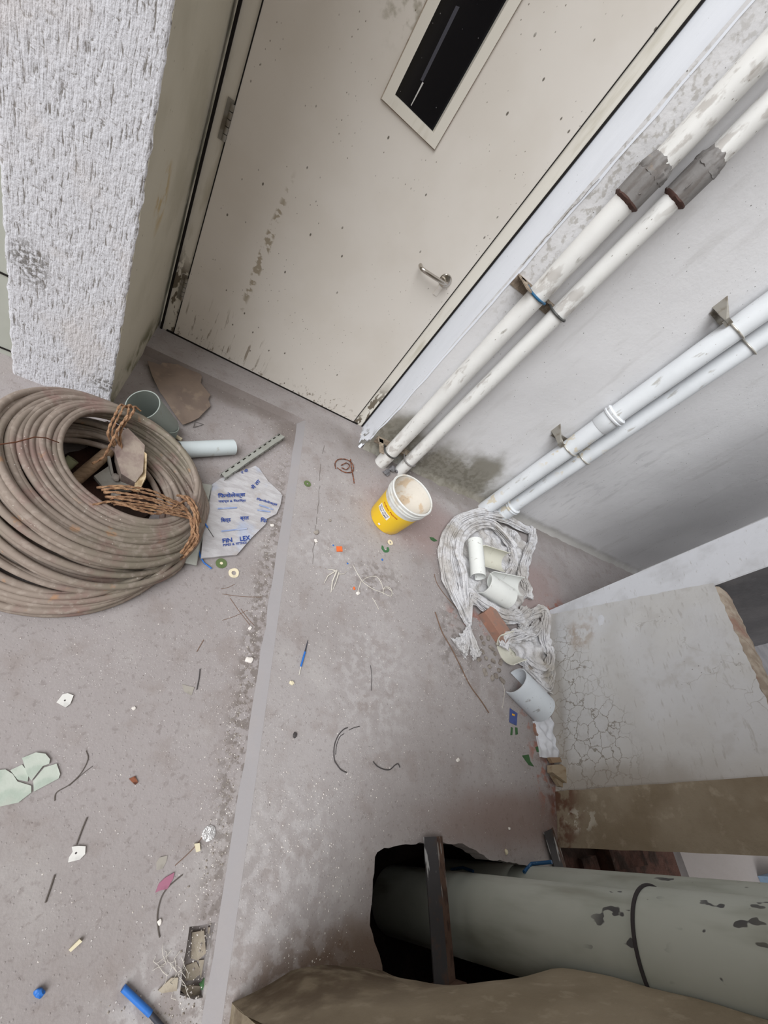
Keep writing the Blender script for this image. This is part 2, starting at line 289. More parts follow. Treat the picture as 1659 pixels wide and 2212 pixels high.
m_green = mk('green_grey_drain_pipe', (178, 182, 174), .5, [dict(s=3, c=(156, 162, 152), lo=.4, hi=.7, a=.6), dict(k='noise', s=(26, 26, 16), lo=.62, hi=.65, c=(44, 40, 48), a=.9, d=2, at=[((0, 0, 1.2), (.3, .3, .1), .4), ((0, 0, 1.48), (.3, .3, .1), .4), ((0, 0, 1.82), (.3, .3, .12), .3)]), dict(s=(8, 8, 2), c=(124, 124, 110), lo=.5, hi=.7, a=.6), dict(k='noise', s=(5, 5, 1), c=(110, 92, 72), lo=.5, hi=.65, a=.5, at=[((0, 0, .5), (.3, .3, .5), .5)])], [dict(s=20, st=.1, dd=.003)], spec=.4)
m_bar = mk('black_painted_angle', (62, 60, 62), .6, [dict(s=20, c=(90, 66, 52), lo=.5, hi=.7, a=.7), dict(k='noise', s=(40, 9, 40), lo=.56, hi=.62, c=(176, 176, 176), a=.9, at=[((0, -.06, 0), (.2, .1, .2), .4)], es=20)], [dict(s=30, st=.5, dd=.004)], spec=.4)
m_barrust = mk('rusty_angle_flange', (98, 76, 64), .8, [dict(s=25, c=(70, 52, 44), lo=.45, hi=.65), dict(k='noise', s=(40, 12, 40), lo=.55, hi=.62, c=(160, 156, 152), a=.9, at=[((0, -.06, 0), (.2, .1, .2), .4)], es=20)], [dict(s=40, st=.5, dd=.004)])
m_boltdark2 = mk('dark_joint_sealant', (58, 54, 56), .8)
m_bluetie = mk('blue_plastic_tie', (38, 84, 128), .4, [dict(s=40, c=(120, 150, 180), lo=.6, hi=.7, a=.6)])
m_cable = mk('dusty_grey_cable', (139, 126, 116), .75, [dict(s=3, c=(130, 124, 108), lo=.45, hi=.65, a=.7), dict(s=9, c=(134, 108, 102), lo=.5, hi=.68, a=.7, d=5), dict(s=45, c=(160, 148, 138), lo=.5, hi=.68, a=.6), dict(k='spot', s=60, c=(206, 200, 190), lo=.12, hi=.07, a=.8, gate=(7, .5)), dict(s=16, c=(170, 130, 96), lo=.64, hi=.72, a=.6)], [dict(s=90, st=.25, dd=.002, d=4)], spec=.25)
m_rope = mk('coir_rope', (160, 126, 98), .95, [dict(s=60, c=(124, 90, 66), lo=.4, hi=.6, a=.8), dict(s=30, c=(186, 150, 112), lo=.58, hi=.7, a=.6)], [dict(s=(260, 260, 260), st=.8, dd=.003)])
m_rustwire = mk('rusty_binding_wire', (104, 66, 48), .8)
m_rustscrap = mk('rusty_rope_scrap', (134, 84, 62), .9, [dict(s=60, c=(86, 52, 40), lo=.45, hi=.6)], [dict(s=200, st=.6, dd=.002)])
m_stone = mk('dusty_stone', (166, 152, 140), .95, [dict(s=15, c=(140, 122, 116), lo=.4, hi=.6, a=.8), dict(s=(30, 9, 9), c=(122, 100, 98), lo=.55, hi=.7, a=.7)], [dict(s=30, st=.5, dd=.006, d=5)])
m_greyslab = mk('grey_tile_slab', (150, 146, 138), .8, [dict(s=20, c=(132, 126, 118), lo=.4, hi=.6, a=.7)], [dict(s=60, st=.2, dd=.003)])
m_pocket = mk('pocket_stone', (172, 162, 146), .95, [dict(s=25, c=(146, 134, 120), lo=.4, hi=.6, a=.7)], [dict(s=50, st=.5, dd=.005, d=5)])
m_sandy = mk('crumbling_sandy_edge', (198, 178, 146), .95, [dict(s=30, c=(160, 136, 104), lo=.4, hi=.6)], [dict(s=40, st=.9, dd=.01, d=6)])
m_wood = mk('weathered_wood', (150, 126, 102), .9, [dict(s=(8, 60, 60), c=(116, 92, 72), lo=.45, hi=.65, a=.7)], [dict(s=(10, 90, 90), st=.4, dd=.003)])
m_woodlight = mk('pale_wood_offcut', (164, 148, 126), .9, [dict(s=(8, 60, 60), c=(136, 112, 84), lo=.5, hi=.65, a=.7)], [dict(s=(10, 90, 90), st=.3, dd=.003)])
m_greypvc = pvc('grey_pvc_stub', (196, 204, 206), dirt=(160, 158, 150))
m_greypvc2 = pvc('dusty_grey_pvc', (138, 145, 139), dirt=(120, 118, 104), gl=.6)
m_whitepvc = pvc('white_pvc_offcut', (232, 234, 230), dirt=(150, 142, 130))
m_creampvc = pvc('cream_pvc_offcut', (216, 214, 200), dirt=(170, 160, 140))
m_halfpvc = pvc('pale_grey_half_pipe', (212, 218, 224), dirt=(120, 110, 102))
m_paper = mk('dusty_brown_paper', (134, 118, 106), .95, [dict(s=6, c=(116, 102, 94), lo=.4, hi=.65, a=.7), dict(s=20, c=(152, 136, 120), lo=.55, hi=.7, a=.6)], [dict(s=9, st=.5, dd=.01, d=3)])
m_steel = mk('zinc_steel', (176, 178, 172), .45, [dict(s=12, c=(156, 156, 148), lo=.4, hi=.65, a=.7)], [dict(s=60, st=.05, dd=.001)], metal=.45)
m_slot = mk('dark_slots', (38, 34, 30), .9)
m_film = mk('clear_printed_film', (186, 184, 186), .28, [dict(s=(14, 50, 14), c=(168, 164, 166), lo=.4, hi=.6, a=.7), dict(s=9, c=(164, 154, 146), lo=.55, hi=.7, a=.7), dict(s=5, c=(160, 176, 206), lo=.55, hi=.7, a=.6)], [dict(s=16, st=.5, dd=.01, d=5), dict(s=(20, 90, 20), st=.5, dd=.004, d=3)], spec=.6)
m_ink = mk('blue_print', (38, 66, 140), .4, [dict(s=30, c=(90, 112, 170), lo=.6, hi=.7, a=.7)])
m_inkpale = mk('faded_blue_print', (136, 152, 190), .4, [dict(s=30, c=(176, 182, 200), lo=.45, hi=.6, a=.8)])
m_cloth = mk('dirty_white_sack', (218, 217, 219), .9, [dict(s=5, c=(184, 179, 174), lo=.42, hi=.62, a=.8, d=5), dict(s=22, c=(160, 153, 146), lo=.5, hi=.66, a=.5, d=7), dict(s=3, c=(158, 146, 122), lo=.58, hi=.7, a=.5), dict(k='spot', s=70, c=(120, 112, 104), lo=.14, hi=.08, a=.6, gate=(6, .5))], [dict(s=16, st=.9, dd=.022, d=7, r=.6, warp=.3), dict(s=45, st=.5, dd=.005, d=4)], spec=.3)
m_brick = mk('red_brick', (160, 122, 106), .95, [dict(s=12, c=(140, 120, 110), lo=.42, hi=.6, a=.8), dict(s=40, c=(182, 130, 108), lo=.55, hi=.7, a=.6)], [dict(s=30, st=.5, dd=.006, d=5)])
m_chip = mk('white_chip', (220, 214, 208), .85, [dict(s=40, c=(186, 178, 168), lo=.5, hi=.65, a=.6)])
m_greychip = mk('grey_rubble', (150, 142, 134), .95, [dict(s=25, c=(124, 114, 106), lo=.45, hi=.6, a=.7)], [dict(s=60, st=.5, dd=.004)])
m_yellow = mk('yellow_bucket_plastic', (238, 196, 40), .35, [dict(s=6, c=(226, 178, 60), lo=.5, hi=.7, a=.4), dict(k='noise', s=30, c=(196, 160, 110), lo=.45, hi=.6, a=.7, at=[((0, 0, .0), (.2, .2, .028), .6)], es=30)], spec=.5)
m_bucket = mk('white_bucket_plastic', (214, 214, 210), .45, [dict(s=16, c=(190, 178, 160), lo=.5, hi=.66, a=.7, d=5)], spec=.5)
m_residue = mk('dried_paint_residue', (222, 216, 206), .8, [dict(s=14, c=(206, 182, 152), lo=.48, hi=.6, a=.8, d=5), dict(s=26, c=(170, 160, 148), lo=.62, hi=.7, a=.7)], [dict(s=20, st=.5, dd=.006, d=5)])
m_label = mk('white_label', (238, 234, 232), .5)
m_black = mk('black_print', (38, 34, 42), .5)
m_red = mk('red_print', (176, 52, 30), .5)
m_glass = mk('dark_window_glass', (14, 15, 20), .12, [dict(k='spot', s=38, c=(150, 150, 150), lo=.07, hi=.04, a=.6)], spec=.35)
m_streak = mk('white_drip', (208, 206, 204), .6); m_greyline = mk('grey_strip', (70, 70, 78), .6)
m_chrome = mk('brushed_steel_handle', (190, 184, 176), .22, metal=1.0)
def plain(n, c, r=.6, **k): return mk(n, c, r, [dict(s=30, c=tuple(int(x * .8) for x in c), lo=.5, hi=.7, a=.5)], **k)
m_blue = plain('blue_plastic', (48, 108, 186), .4); m_navy = plain('dark_sleeve', (60, 62, 72), .5)
m_greenlbl = plain('green_label', (96, 112, 72), .4); m_greenrub = plain('green_rubber', (66, 112, 74), .6)
m_cream = plain('cream_washer', (226, 214, 186), .6); m_orange = plain('orange_plastic', (232, 112, 56), .5)
m_blackwire = plain('black_wire', (72, 68, 68), .6); m_stick = plain('dull_stick', (94, 87, 82), .9); m_twig = plain('dry_twig', (122, 96, 80), .9); m_leaf = plain('green_leaf', (62, 96, 60), .6)
m_pink = plain('pink_wrapper', (158, 104, 124), .5); m_foil = mk('crumpled_foil', (206, 204, 204), .3, [], [dict(s=60, st=1, dd=.01)], metal=.6)
m_mica = mk('pale_green_sheet', (184, 190, 180), .6, [dict(s=14, c=(160, 172, 160), lo=.42, hi=.6, a=.8, d=5), dict(s=6, c=(184, 182, 174), lo=.55, hi=.7, a=.6)], [dict(s=22, st=.5, dd=.005)])
m_cord = plain('white_cord', (206, 200, 190), .6); m_whitecard = plain('white_card', (216, 214, 210), .6); m_beige = plain('beige_stub', (214, 204, 176), .7)
m_grey = plain('grey_rag', (112, 110, 112), .8); m_packet = plain('blue_packet', (72, 86, 140), .4); m_yellowbit = plain('yellow_print', (226, 170, 60), .5)
m_oliv = plain('olive_tube', (158, 160, 128), .6); m_bluebox = plain('pale_blue_box', (130, 152, 176), .6); m_shard = plain('clear_shard', (160, 154, 146), .25)

# ================================================================ THE SETTING
def polyfill(m, outer, holes, z):
    bm = bmesh.new(); es = []
    for lp in [outer] + holes:
        vs = [bm.verts.new((p[0], p[1], z)) for p in lp]
        for i in range(len(vs)): es.append(bm.edges.new((vs[i], vs[(i + 1) % len(vs)])))
    bmesh.ops.triangle_fill(bm, use_beauty=True, use_dissolve=False, edges=es)
    bm.verts.index_update()
    fs = []
    for f in bm.faces:
        t = tuple(v.index for v in f.verts); 
        if f.normal.z < 0: t = t[::-1]
        fs.append(t)
    m.add([v.co.copy() for v in bm.verts], fs); bm.free()
def jag(lp, step=.02, amp=.006, sd=0):
    out = []
    for i in range(len(lp)):
        a = Vector(lp[i]); b = Vector(lp[(i + 1) % len(lp)]); n = max(1, int((b - a).length / step))
        for k in range(n):
            p = a.lerp(b, k / n); q = noise.noise_vector(Vector((p.x * 40, p.y * 40, sd))) * amp; out.append((p.x + q.x, p.y + q.y))
    return out
XK, YK = .522, 1.863
hole = jag([(.966, -.167), (.958, -.22), (.954, -.273), (.97, -.31), (.984, -.337), (.997, -.362), (1.0, -.62), (1.95, -.62), (1.94, -.22), (1.5, -.145), (1.45, -.122), (1.38, -.098), (1.3, -.09), (1.19, -.085), (1.09, -.085), (1.05, -.09), (1.013, -.09), (.985, -.1), (.974, -.112)], .018, .007, 3)
fm = M()
polyfill(fm, [(XK, -3.5), (1.96, -3.5), (1.96, -.12), (2.7, .9), (4.3, .9), (4.3, 2.1), (-.42, 2.1), (-.42, YK), (XK, YK)], [hole], 0)
n = len(hole)
fm.add([(p[0], p[1], 0) for p in hole] + [(p[0] + .01, p[1], -.09) for p in hole], [(i, (i + 1) % n, n + (i + 1) % n, n + i) for i in range(n)])
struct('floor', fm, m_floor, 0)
# sunken floor with its chamfered edges and a broken drain pocket
dr = [at(409, 2003, LOW), at(466, 1993, LOW), at(463, 2085, LOW), at(462, 2150, LOW), at(420, 2158, LOW), at(388, 2150, LOW), at(396, 2085, LOW)]
dr = jag([(min(p.x, .474), p.y) for p in dr][::-1], .02, .003, 8)
lm = M(); XL, YL = .487, 1.832
polyfill(lm, [(-4, -3.5), (XL, -3.5), (XL, YL), (-4, YL)], [dr], LOW)
n = len(dr)
lm.add([(p[0], p[1], LOW) for p in dr] + [(p[0], p[1], LOW - .045) for p in dr], [(i, (i + 1) % n, n + (i + 1) % n, n + i) for i in range(n)] + [tuple(range(n, 2 * n))])
lm.add([(-.42, YK, 0), (XK, YK, 0), (XL, YL, LOW), (-.42, YL, LOW)], [(0, 1, 2, 3)])
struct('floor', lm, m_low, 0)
km = M()
segs = 60
for i in range(segs):
    y0 = -3.5 + (YK + 3.5) * i / segs; y1 = -3.5 + (YK + 3.5) * (i + 1) / segs
    f = lambda y: .004 * noise.noise(Vector((0, y * 9, 0)))
    g = lambda y: min(y, YL)
    km.add([(XK, y0, 0.0005), (XK + .0, y1, 0.0005), (XL + f(y1) * 2 - .004, g(y1), LOW + .001), (XL + f(y0) * 2 - .004, g(y0), LOW + .001)], [(0, 1, 2, 3)])
struct('trim_1', km, m_strip, 0)
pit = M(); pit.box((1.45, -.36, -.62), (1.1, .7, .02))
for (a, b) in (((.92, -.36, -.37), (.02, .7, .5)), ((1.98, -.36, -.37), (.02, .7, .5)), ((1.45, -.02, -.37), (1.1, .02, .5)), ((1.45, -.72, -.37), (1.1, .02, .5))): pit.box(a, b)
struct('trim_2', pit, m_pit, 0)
# wall with the door
YW, XJ, YD = 1.872, .925, 2.055
wm = M()
nx, nz = 90, 60
def wall_y(x, z): return YW + .006 * noise.noise(Vector((x * 3, 0, z * 3))) - .05 * max(0, 1 - z / .05) ** 2 * (.6 + .5 * noise.noise(Vector((x * 12, 1, 0)))) 
vs = []; fs = []
for j in range(nz + 1):
    z = 3.0 * (j / nz) ** 2
    for i in range(nx + 1):
        x = XJ + (4.2 - XJ) * (i / nx) ** 1.3
        if i == 0: x += -.012 * max(0, 1 - z / .3) + .02 * min(1, z / 1.5)
        vs.append((x, wall_y(x, z), z))
for j in range(nz):
    for i in range(nx): a = j * (nx + 1) + i; fs.append((a, a + 1, a + nx + 2, a + nx + 1))
wm.add(vs, fs)
wm.box((2.6, 2.0, 1.5), (3.2, .2, 3.0))
wm.box((.3, 2.06 + .3, 2.75), (1.3, .6, .9))
struct('wall_back', wm, m_wall, 40)
jm = M(); vs = []; fs = []
for j in range(nz + 1):
    z = 3.0 * (j / nz) ** 2; xe = XJ - .012 * max(0, 1 - z / .3) + .02 * min(1, z / 1.5) - .03 * max(0, 1 - z / .12) ** 2
    for (x, y) in ((.912, YD + .06), (.914, YD - .004), ((.914 + xe) / 2 + .002, (YD + YW) / 2), (xe - .002, wall_y(xe, z) + .002), (xe + .012 + .01 * noise.noise(Vector((z * 9, 0, 0))), wall_y(xe, z) - .003)): vs.append((x, y, z))
for j in range(nz):
    for i in range(4): a = j * 5 + i; fs.append((a, a + 1, a + 6, a + 5))
jm.add(vs, fs); struct('trim_3', jm, m_jamb, 40)
# column beside the door
cm = M(); gx, gz = 60, 260
vs = []; fs = []
def cedge(z, s): return .006 * noise.noise(Vector((s * 5, 0, z * 22))) + .003 * noise.noise(Vector((s * 5, 4, z * 70)))
for j in range(gz + 1):
    z = -.04 + 3.04 * j / gz
    for i in range(gx + 1):
        t = i / gx; x = -.655 + .325 * t
        if i == 0: x += cedge(z, 1)
        if i == gx: x += cedge(z, 2) - .001
        y = 1.4 + .0016 * noise.noise(Vector((x * 130, 0, z * 30))) + .0012 * noise.noise(Vector((x * 60, 5, z * 90)))
        if i in (0, gx): y += .004
        vs.append((x, y, z))
for j in range(gz):
    for i in range(gx): a = j * (gx + 1) + i; fs.append((a, a + 1, a + gx + 2, a + gx + 1))
cm.add(vs, fs); struct('wall_left', cm, m_colrough, 60)
sm = M(); sm.hull8([(-.65, 1.406, -.04), (-.331, 1.404, -.04), (-.331, 2.3, -.04), (-.65, 2.3, -.04)], (0, 0, 3.04)); struct('wall_left', sm, m_colside, 30)
tm = M(); tm.box((-2.3, 1.53, 1.45), (3.3, .1, 3.1)); struct('wall_west', tm, m_greytile, 0)
gm = M()
for z in (.33, -.0, .8, 1.3): gm.box((-2.3, 1.4785, z), (3.3, .004, .006))
struct('trim_4', gm, m_seal, 0)
# slanting parapet, its white end post and the brown pier
D = Vector((.3327, .9431, 0)); NV = Vector((-.9431, .3327, 0)); P0 = Vector((2.424, 1.087, 0))
def sl(s, z, o=0.0): p = P0 - D * s + NV * o; return Vector((p.x, p.y, z))
pm = M(); vs = []; fs = []; nx, nz = 70, 60
for j in range(nz + 1):
    z = .965 * j / nz
    for i in range(nx + 1):
        s_l = .03 + .215 * (z / .965) + .006 * noise.noise(Vector((z * 25, 2, 2))); s = s_l + (1.2 - s_l) * i / nx; e = 0
        if j == nz: e = .008 * noise.noise(Vector((s * 30, 0, 0))) - .004
        fl = .03 * max(0, 1 - z / .05) ** 2 * (.7 + .5 * noise.noise(Vector((s * 14, 3, 0))))
        vs.append(sl(s, z + e, .004 * noise.noise(Vector((s * 7, z * 7, 1))) + fl))
for j in range(nz):
    for i in range(nx): a = j * (nx + 1) + i; fs.append((a, a + 1, a + nx + 2, a + nx + 1))
vs = [v + NV * .007 for v in vs]; pm.add(vs, fs); struct('wall_east', pm, m_parapet, 40)
bm_ = M(); vs = []; fs = []
for i in range(61):
    s = .255 + .95 * i / 60
    for o, z in ((-.002, .0), (-.006, .955), (-.02, .968), (-.075, .975), (-.14, .962), (-.14, 0)): vs.append(sl(s, z + (.006 * noise.noise(Vector((s * 40, o * 40, 0))) if z > 0 else 0), o))
for i in range(60):
    for k in range(5): a = i * 6 + k; fs.append((a, a + 1, a + 7, a + 6))
bm_.add(vs, fs); struct('trim_5', bm_, m_brownedge, 40)
om = M(); om.hull8([sl(-.004, 0, .004), sl(.252, 0, .004), sl(.252, 0, -.006), sl(-.004, 0, -.2)], (0, 0, 3)); om.rough(.002, 9); struct('wall_east', om, m_whitecol, 30, )
qm = M()
qs = [sl(1.09, 0, .035), sl(1.31, 0, .035), sl(1.22, 0, -.16), sl(1.05, 0, -.16)]
vs = []; fs = []
for j in range(41):
    z = 3.0 * j / 40
    for k in range(4):
        for t in range(4): p = qs[k].lerp(qs[(k + 1) % 4], t / 4); q = noise.noise_vector(Vector((p.x * 20, p.y * 20, z * 12))) * .004; vs.append(Vector((p.x, p.y, z)) + q)
for j in range(40):
    for k in range(16): fs.append((j * 16 + k, j * 16 + (k + 1) % 16, (j + 1) * 16 + (k + 1) % 16, (j + 1) * 16 + k))
qm.add(vs, fs); struct('wall_east', qm, m_pier, 35)
# recess beyond the post, outer ledges seen over the parapet
am = M(); a_ = sl(.250, -2, -.007); b_ = sl(.02, -2, -.19); am.hull8([a_, (4.3, 1.0, -2), (4.3, 1.25, -2), b_], (0, 0, 4.9)); struct('wall_recess', am, m_outside, 0)  # covers the post's shaded side too, that shade put into dark cement
em = M(); em.box((4.22, 1.62, 1.45), (.16, 1.1, 3.0)); struct('wall_far', em, m_wall, 0)
og = M(); og.box((9.0, -.3, -1.3), (13.4, 12, .1)); struct('floor', og, m_outside, 0)
og = M(); og.box((4.6, .42, -1.22), (4, .07, .04)); og.box((4.6, .1, -1.22), (4, .05, .04)); struct('trim_8', og, m_outdark, 0)
# south wall with the pipe recess
um = M(); vs = []; fs = []; nx, nz = 60, 60
for j in range(nz + 1):
    z = 3.0 * (j / nz) ** 2
    for i in range(nx + 1):
        x = .54 + .79 * i / nx
        KB = [(.54, -.364), (.62, -.350), (.7, -.332), (.8, -.336), (.9, -.35), (.995, -.372), (1.1, -.42), (1.24, -.478), (1.34, -.5)]
        for q in range(len(KB) - 1):
            if KB[q][0] <= x <= KB[q + 1][0] + 1e-6: yb = KB[q][1] + (KB[q + 1][1] - KB[q][1]) * (x - KB[q][0]) / (KB[q + 1][0] - KB[q][0])
        tt = max(0, min(1, (z - .02) / .42)); tt = tt * tt * (3 - 2 * tt)
        y = yb + (-.345 - yb) * tt + .006 * noise.noise(Vector((x * 6, 2, z * 6)))
        vs.append((x, y, z))
for j in range(nz):
    for i in range(nx): a = j * (nx + 1) + i; fs.append((a, a + 1, a + nx + 2, a + nx + 1))
um.add(vs, fs)
um.box((.7505, -1.3, 1.5), (.419, 1.872, 3.0)); um.box((1.14, -.9, 1.5), (.37, .7, 3.0)); um.box((1.14, -.5, 1.8), (.36, .28, 2.4)); um.box((1.6, -1.0, 1.5), (1.3, .25, 3.0))  # last box: unseen back wall added to keep the niche dark
struct('wall_south', um, m_south, 40)
cl = M(); cl.box((1.9, -1.0, 2.45), (2.7, 1.9, .15)); struct('shade_slab', cl, m_south, 0)  # unseen slab added over the pipe niche to cut ambient light
xm = M()
for (a, b) in (((2.15, -.45, -.2), (.4, .62, .16)), ((2.75, -.35, -.22), (.95, .9, .14)), ((2.6, -.2, -.12), (.3, .1, .1)), ((2.3, -.24, -.13), (.12, .1, .09))): xm.box(a, b)
xm.rough(.02, 6); struct('trim_6', xm, m_earth, 30)
ym = M(); ym.box((4.2, -.5, -.22), (1.7, 1.2, .1)); ym.rough(.02, 4); struct('trim_7', ym, m_slabgrey, 30)

def hairline(name, P, w_, nrm, sd_):
    m = M(); n_ = len(P); L = []
    for i in range(n_ - 1):
        for k in range(14): q = P[i].lerp(P[i + 1], k / 14); L.append(q + (noise.noise_vector(q * 28) * .006 if sd_ else Vector()))
    for i in range(len(L) - 1):
        d_ = (L[i + 1] - L[i]).normalized().cross(nrm) * w_; m.hull8([L[i] - d_, L[i] + d_, L[i + 1] + d_, L[i + 1] - d_], nrm * .0004)
    return struct(name, m, m_hair, 0)
m_hair = mk('hairline_crack', (96, 88, 82), .95)
hairline('trim_9', [at(*p, .0008) for p in ((700, 962), (692, 1010), (690, 1060), (686, 1110), (678, 1165), (674, 1230))], .0008, Vector((0, 0, 1)), 1)
hairline('trim_10', [on_y(*p, YW - .007) for p in ((1128, 572), (1180, 512), (1240, 445), (1300, 380))], .0009, Vector((0, -1, 0)), 1)
# ---------------------------------------------------------------- the door
wx0, wx1, wz0, wz1 = .172, .418, 1.332, 1.86
d0 = M(); h0, h1, k0, k1 = wx0 + .03, wx1 - .03, wz0 + .03, wz1 - .03
P8 = [(-.255, .006), (.838, .006), (.838, 2.15), (-.255, 2.15), (h0, k0), (h1, k0), (h1, k1), (h0, k1)]
for y_ in (2.046, 2.086): d0.add([(a, y_, b) for a, b in P8], [(0, 1, 5, 4), (1, 2, 6, 5), (2, 3, 7, 6), (3, 0, 4, 7)])
d0.add([(a, y_, b) for y_ in (2.046, 2.086) for a, b in P8], [(0, 1, 9, 8), (1, 2, 10, 9), (2, 3, 11, 10), (3, 0, 8, 11), (4, 5, 13, 12), (5, 6, 14, 13), (6, 7, 15, 14), (7, 4, 12, 15)])
door = struct('door_1', d0, m_door, 0)
door.location = (0, 0, 0)
f_ = M(); f_.box((-.2845, 2.075, 1.1), (.053, .05, 2.2)); f_.box((.871, 2.075, 1.1), (.06, .05, 2.2)); part('door_frame', f_, m_frame, door, 20)
g_ = M(); g_.box((-.2565, 2.049, 1.1), (.004, .01, 2.2)); g_.box((.8395, 2.049, 1.1), (.004, .01, 2.2)); g_.box((.906, 2.052, 1.1), (.009, .01, 2.2)); g_.box((-.3145, 2.05, 1.1), (.01, .02, 2.2)); g_.box((.29, 2.05, .004), (1.16, .012, .01)); part('gap_seal', g_, m_seal, door, 0)
hz = [on_y(495, 265, 2.045).z, on_y(392, 620, 2.045).z]
for z in hz:
    h = M(); L = .06
    for k in range(5): h.tube([(-.262, 2.04, z - L + k * .024), (-.262, 2.04, z - L + k * .024 + .021)], .0075, 12)
    h.box((-.272, 2.047, z), (.022, .004, .13)); part('hinge', h, m_brkt, door, 40)
# vision panel
fr = M()
def ring(m, x0, x1, z0, z1, t, ya, yb, ti=None):
    for (a, b, c, d) in ((x0, x1, z0, z0 + t), (x0, x1, z1 - t, z1), (x0, x0 + t, z0 + t, z1 - t), (x1 - t, x1, z0 + t, z1 - t)):
        m.box(((a + b) / 2, (ya + yb) / 2, (c + d) / 2), (b - a, yb - ya, d - c))
ring(fr, wx0, wx1, wz0, wz1, .034, 2.036, 2.046); ring(fr, wx0 + .028, wx1 - .028, wz0 + .028, wz1 - .028, .006, 2.046, 2.072); part('glazing_frame', fr, m_frame, door, 0)
fr2 = M(); ring(fr2, wx0 - .003, wx1 + .003, wz0 - .003, wz1 + .003, .006, 2.042, 2.0465); part('frame_seam', fr2, m_brownedge, door, 0)
gp = M(); gp.box(((wx0 + wx1) / 2, 2.070, (wz0 + wz1) / 2), (wx1 - wx0 - .05, .004, wz1 - wz0 - .05)); g = part('glass_pane', gp, m_glass, door, 0)
gs = M(); a = on_y(968, 100, 2.041); b = on_y(916, 172, 2.041); gs.prism([on_y(985, 12, 2.0675), on_y(993, 15, 2.0675), on_y(914, 176, 2.0675), on_y(908, 173, 2.0675)], (0, .0008, 0)); part('grey_strip', gs, m_greyline, g)  # grey strip drawn over the glass as its reflection streak
gs = M(); gs.tube([on_y(914, 178, 2.066), on_y(900, 205, 2.066), on_y(888, 228, 2.066)], lambda t: .003 - .0015 * t, 6); part('paint_drip', gs, m_streak, g)
# lever handle
hc = on_y(962, 606, 2.045); hc = Vector((hc.x, 2.045, hc.z))
tip = on_y(905, 622, 1.99)
r_ = M(); Mx = Matrix.Translation(hc) @ Matrix.Rotation(math.radians(90), 4, 'X')
r_.lathe([(0, .010), (.02, .010), (.028, .007), (.031, .003), (.031, 0)], 32, mat=Mx); ro = part('handle_rose', r_, m_chrome, door, 30)
l_ = M(); l_.tube([hc, hc + Vector((0, -.03, 0)), hc + Vector((-.006, -.044, 0)), hc + Vector((-.02, -.05, -.001)), hc + Vector((-.07, -.055, -.004)), hc + Vector((-.128, -.055, -.008)), hc + Vector((-.142, -.05, -.009)), hc + Vector((-.148, -.036, -.009)), hc + Vector((-.148, -.02, -.009))], .0098, 14); part('lever', l_, m_chrome, ro, 50)
k_ = M(); k_.box(hc + Vector((.0, -.001, -.055)), (.022, .003, .05)); part('key_plate', k_, m_door, door, 0)

# ================================================================ WALL PIPES
YP = 1.79
PX = [1.052, 1.197, 1.972, 2.128]; PR = [.0445, .0395, .055, .048]
plabels = ['white wall pipe nearest the door, with a mortar-smeared grey coupling', 'white wall pipe behind the yellow bucket with rust stain under its coupling', 'thick white wall pipe with a double-ringed joint at mid height', 'thin white wall pipe at the far right of the four, ringed at its foot']
pipes = []
for i in range(4):
    t = thing('wall_pipe', plabels[i], 'pipe', Vector((PX[i], YP, 0)), 'vertical pipes on the back wall'); pipes.append(t)
    m = M(); path = [(PX[i], YP, 0.0)] + [(PX[i] + .002 * noise.noise(Vector((i, z * .3, 0))), YP, z * .1) for z in range(1, 31)]
    m.tube(path, PR[i], 40); part('pipe_body', m, m_pvc1 if i < 2 else m_pvc3, t, 60)
def zz(px, py, yy=1.745): return on_y(px, py, yy).z
for i, (pa, pb) in enumerate((((1352, 425), (1402, 352)), ((1462, 425), (1530, 345)))):
    z0 = zz(*pa); z1 = zz(*pb) ; t = pipes[i]; r = PR[i]
    m = M(); m.lathe([(r, z0 - .0), (r + .009, z0), (r + .0095, z0 + .02), (r + .0095, z1 - .02), (r + .009, z1), (r + .004, z1 + .012), (r, z1 + .02)], 40, mat=Matrix.Translation((PX[i], YP, 0)))
    m.tube([(PX[i] - .01 - i * .02, YP - r - .009, z0 + .03), (PX[i] - .008 - i * .02, YP - r - .0095, z1 - .06)], .0022, 8)
    c = part('coupling', m, m_coup, t, 40)
    m = M(); m.lathe([(r, z1 - .02), (r + .0105, z1 - .012), (r + .010, z1 + .0), (r + .009, z1 + .012), (r + .006, z1 + .02), (r + .003, z1 + .028), (r + .001, z1 + .036), (r - .002, z1 + .044)], 72, mat=Matrix.Translation((PX[i], YP, 0))); m.rough(.004, 90); m.rough(.004, 35); part('mortar_smear', m, m_coup, c, 40)
    m = M(); m.lathe([(r, z0 - .012), (r + .0105, z0 - .002), (r + .0105, z0 + .003), (r, z0 + .006)], 40, mat=Matrix.Translation((PX[i], YP, 0))); m.rough(.003, 60); part('coupling_lip', m, m_bolt_rim, c, 40)
z = zz(1325, 902); r = PR[2]
m = M(); m.lathe([(r, z - .1), (r + .004, z - .095), (r + .004, z - .02), (r + .012, z - .016), (r + .014, z - .008), (r + .009, z - .002), (r + .013, z + .004), (r + .013, z + .014), (r + .005, z + .02), (r, z + .022)], 40, mat=Matrix.Translation((PX[2], YP, 0))); part('ringed_joint', m, m_pvc3, pipes[2], 40)
z = zz(1095, 1098); r = PR[3]
m = M(); m.lathe([(r + .012, 0.001), (r + .012, z - .012), (r + .017, z - .01), (r + .017, z - .002), (r + .012, z), (r + .016, z + .006), (r + .016, z + .014), (r, z + .02)], 40, mat=Matrix.Translation((PX[3], YP, 0))); part('ringed_joint', m, m_pvc3, pipes[3], 40)

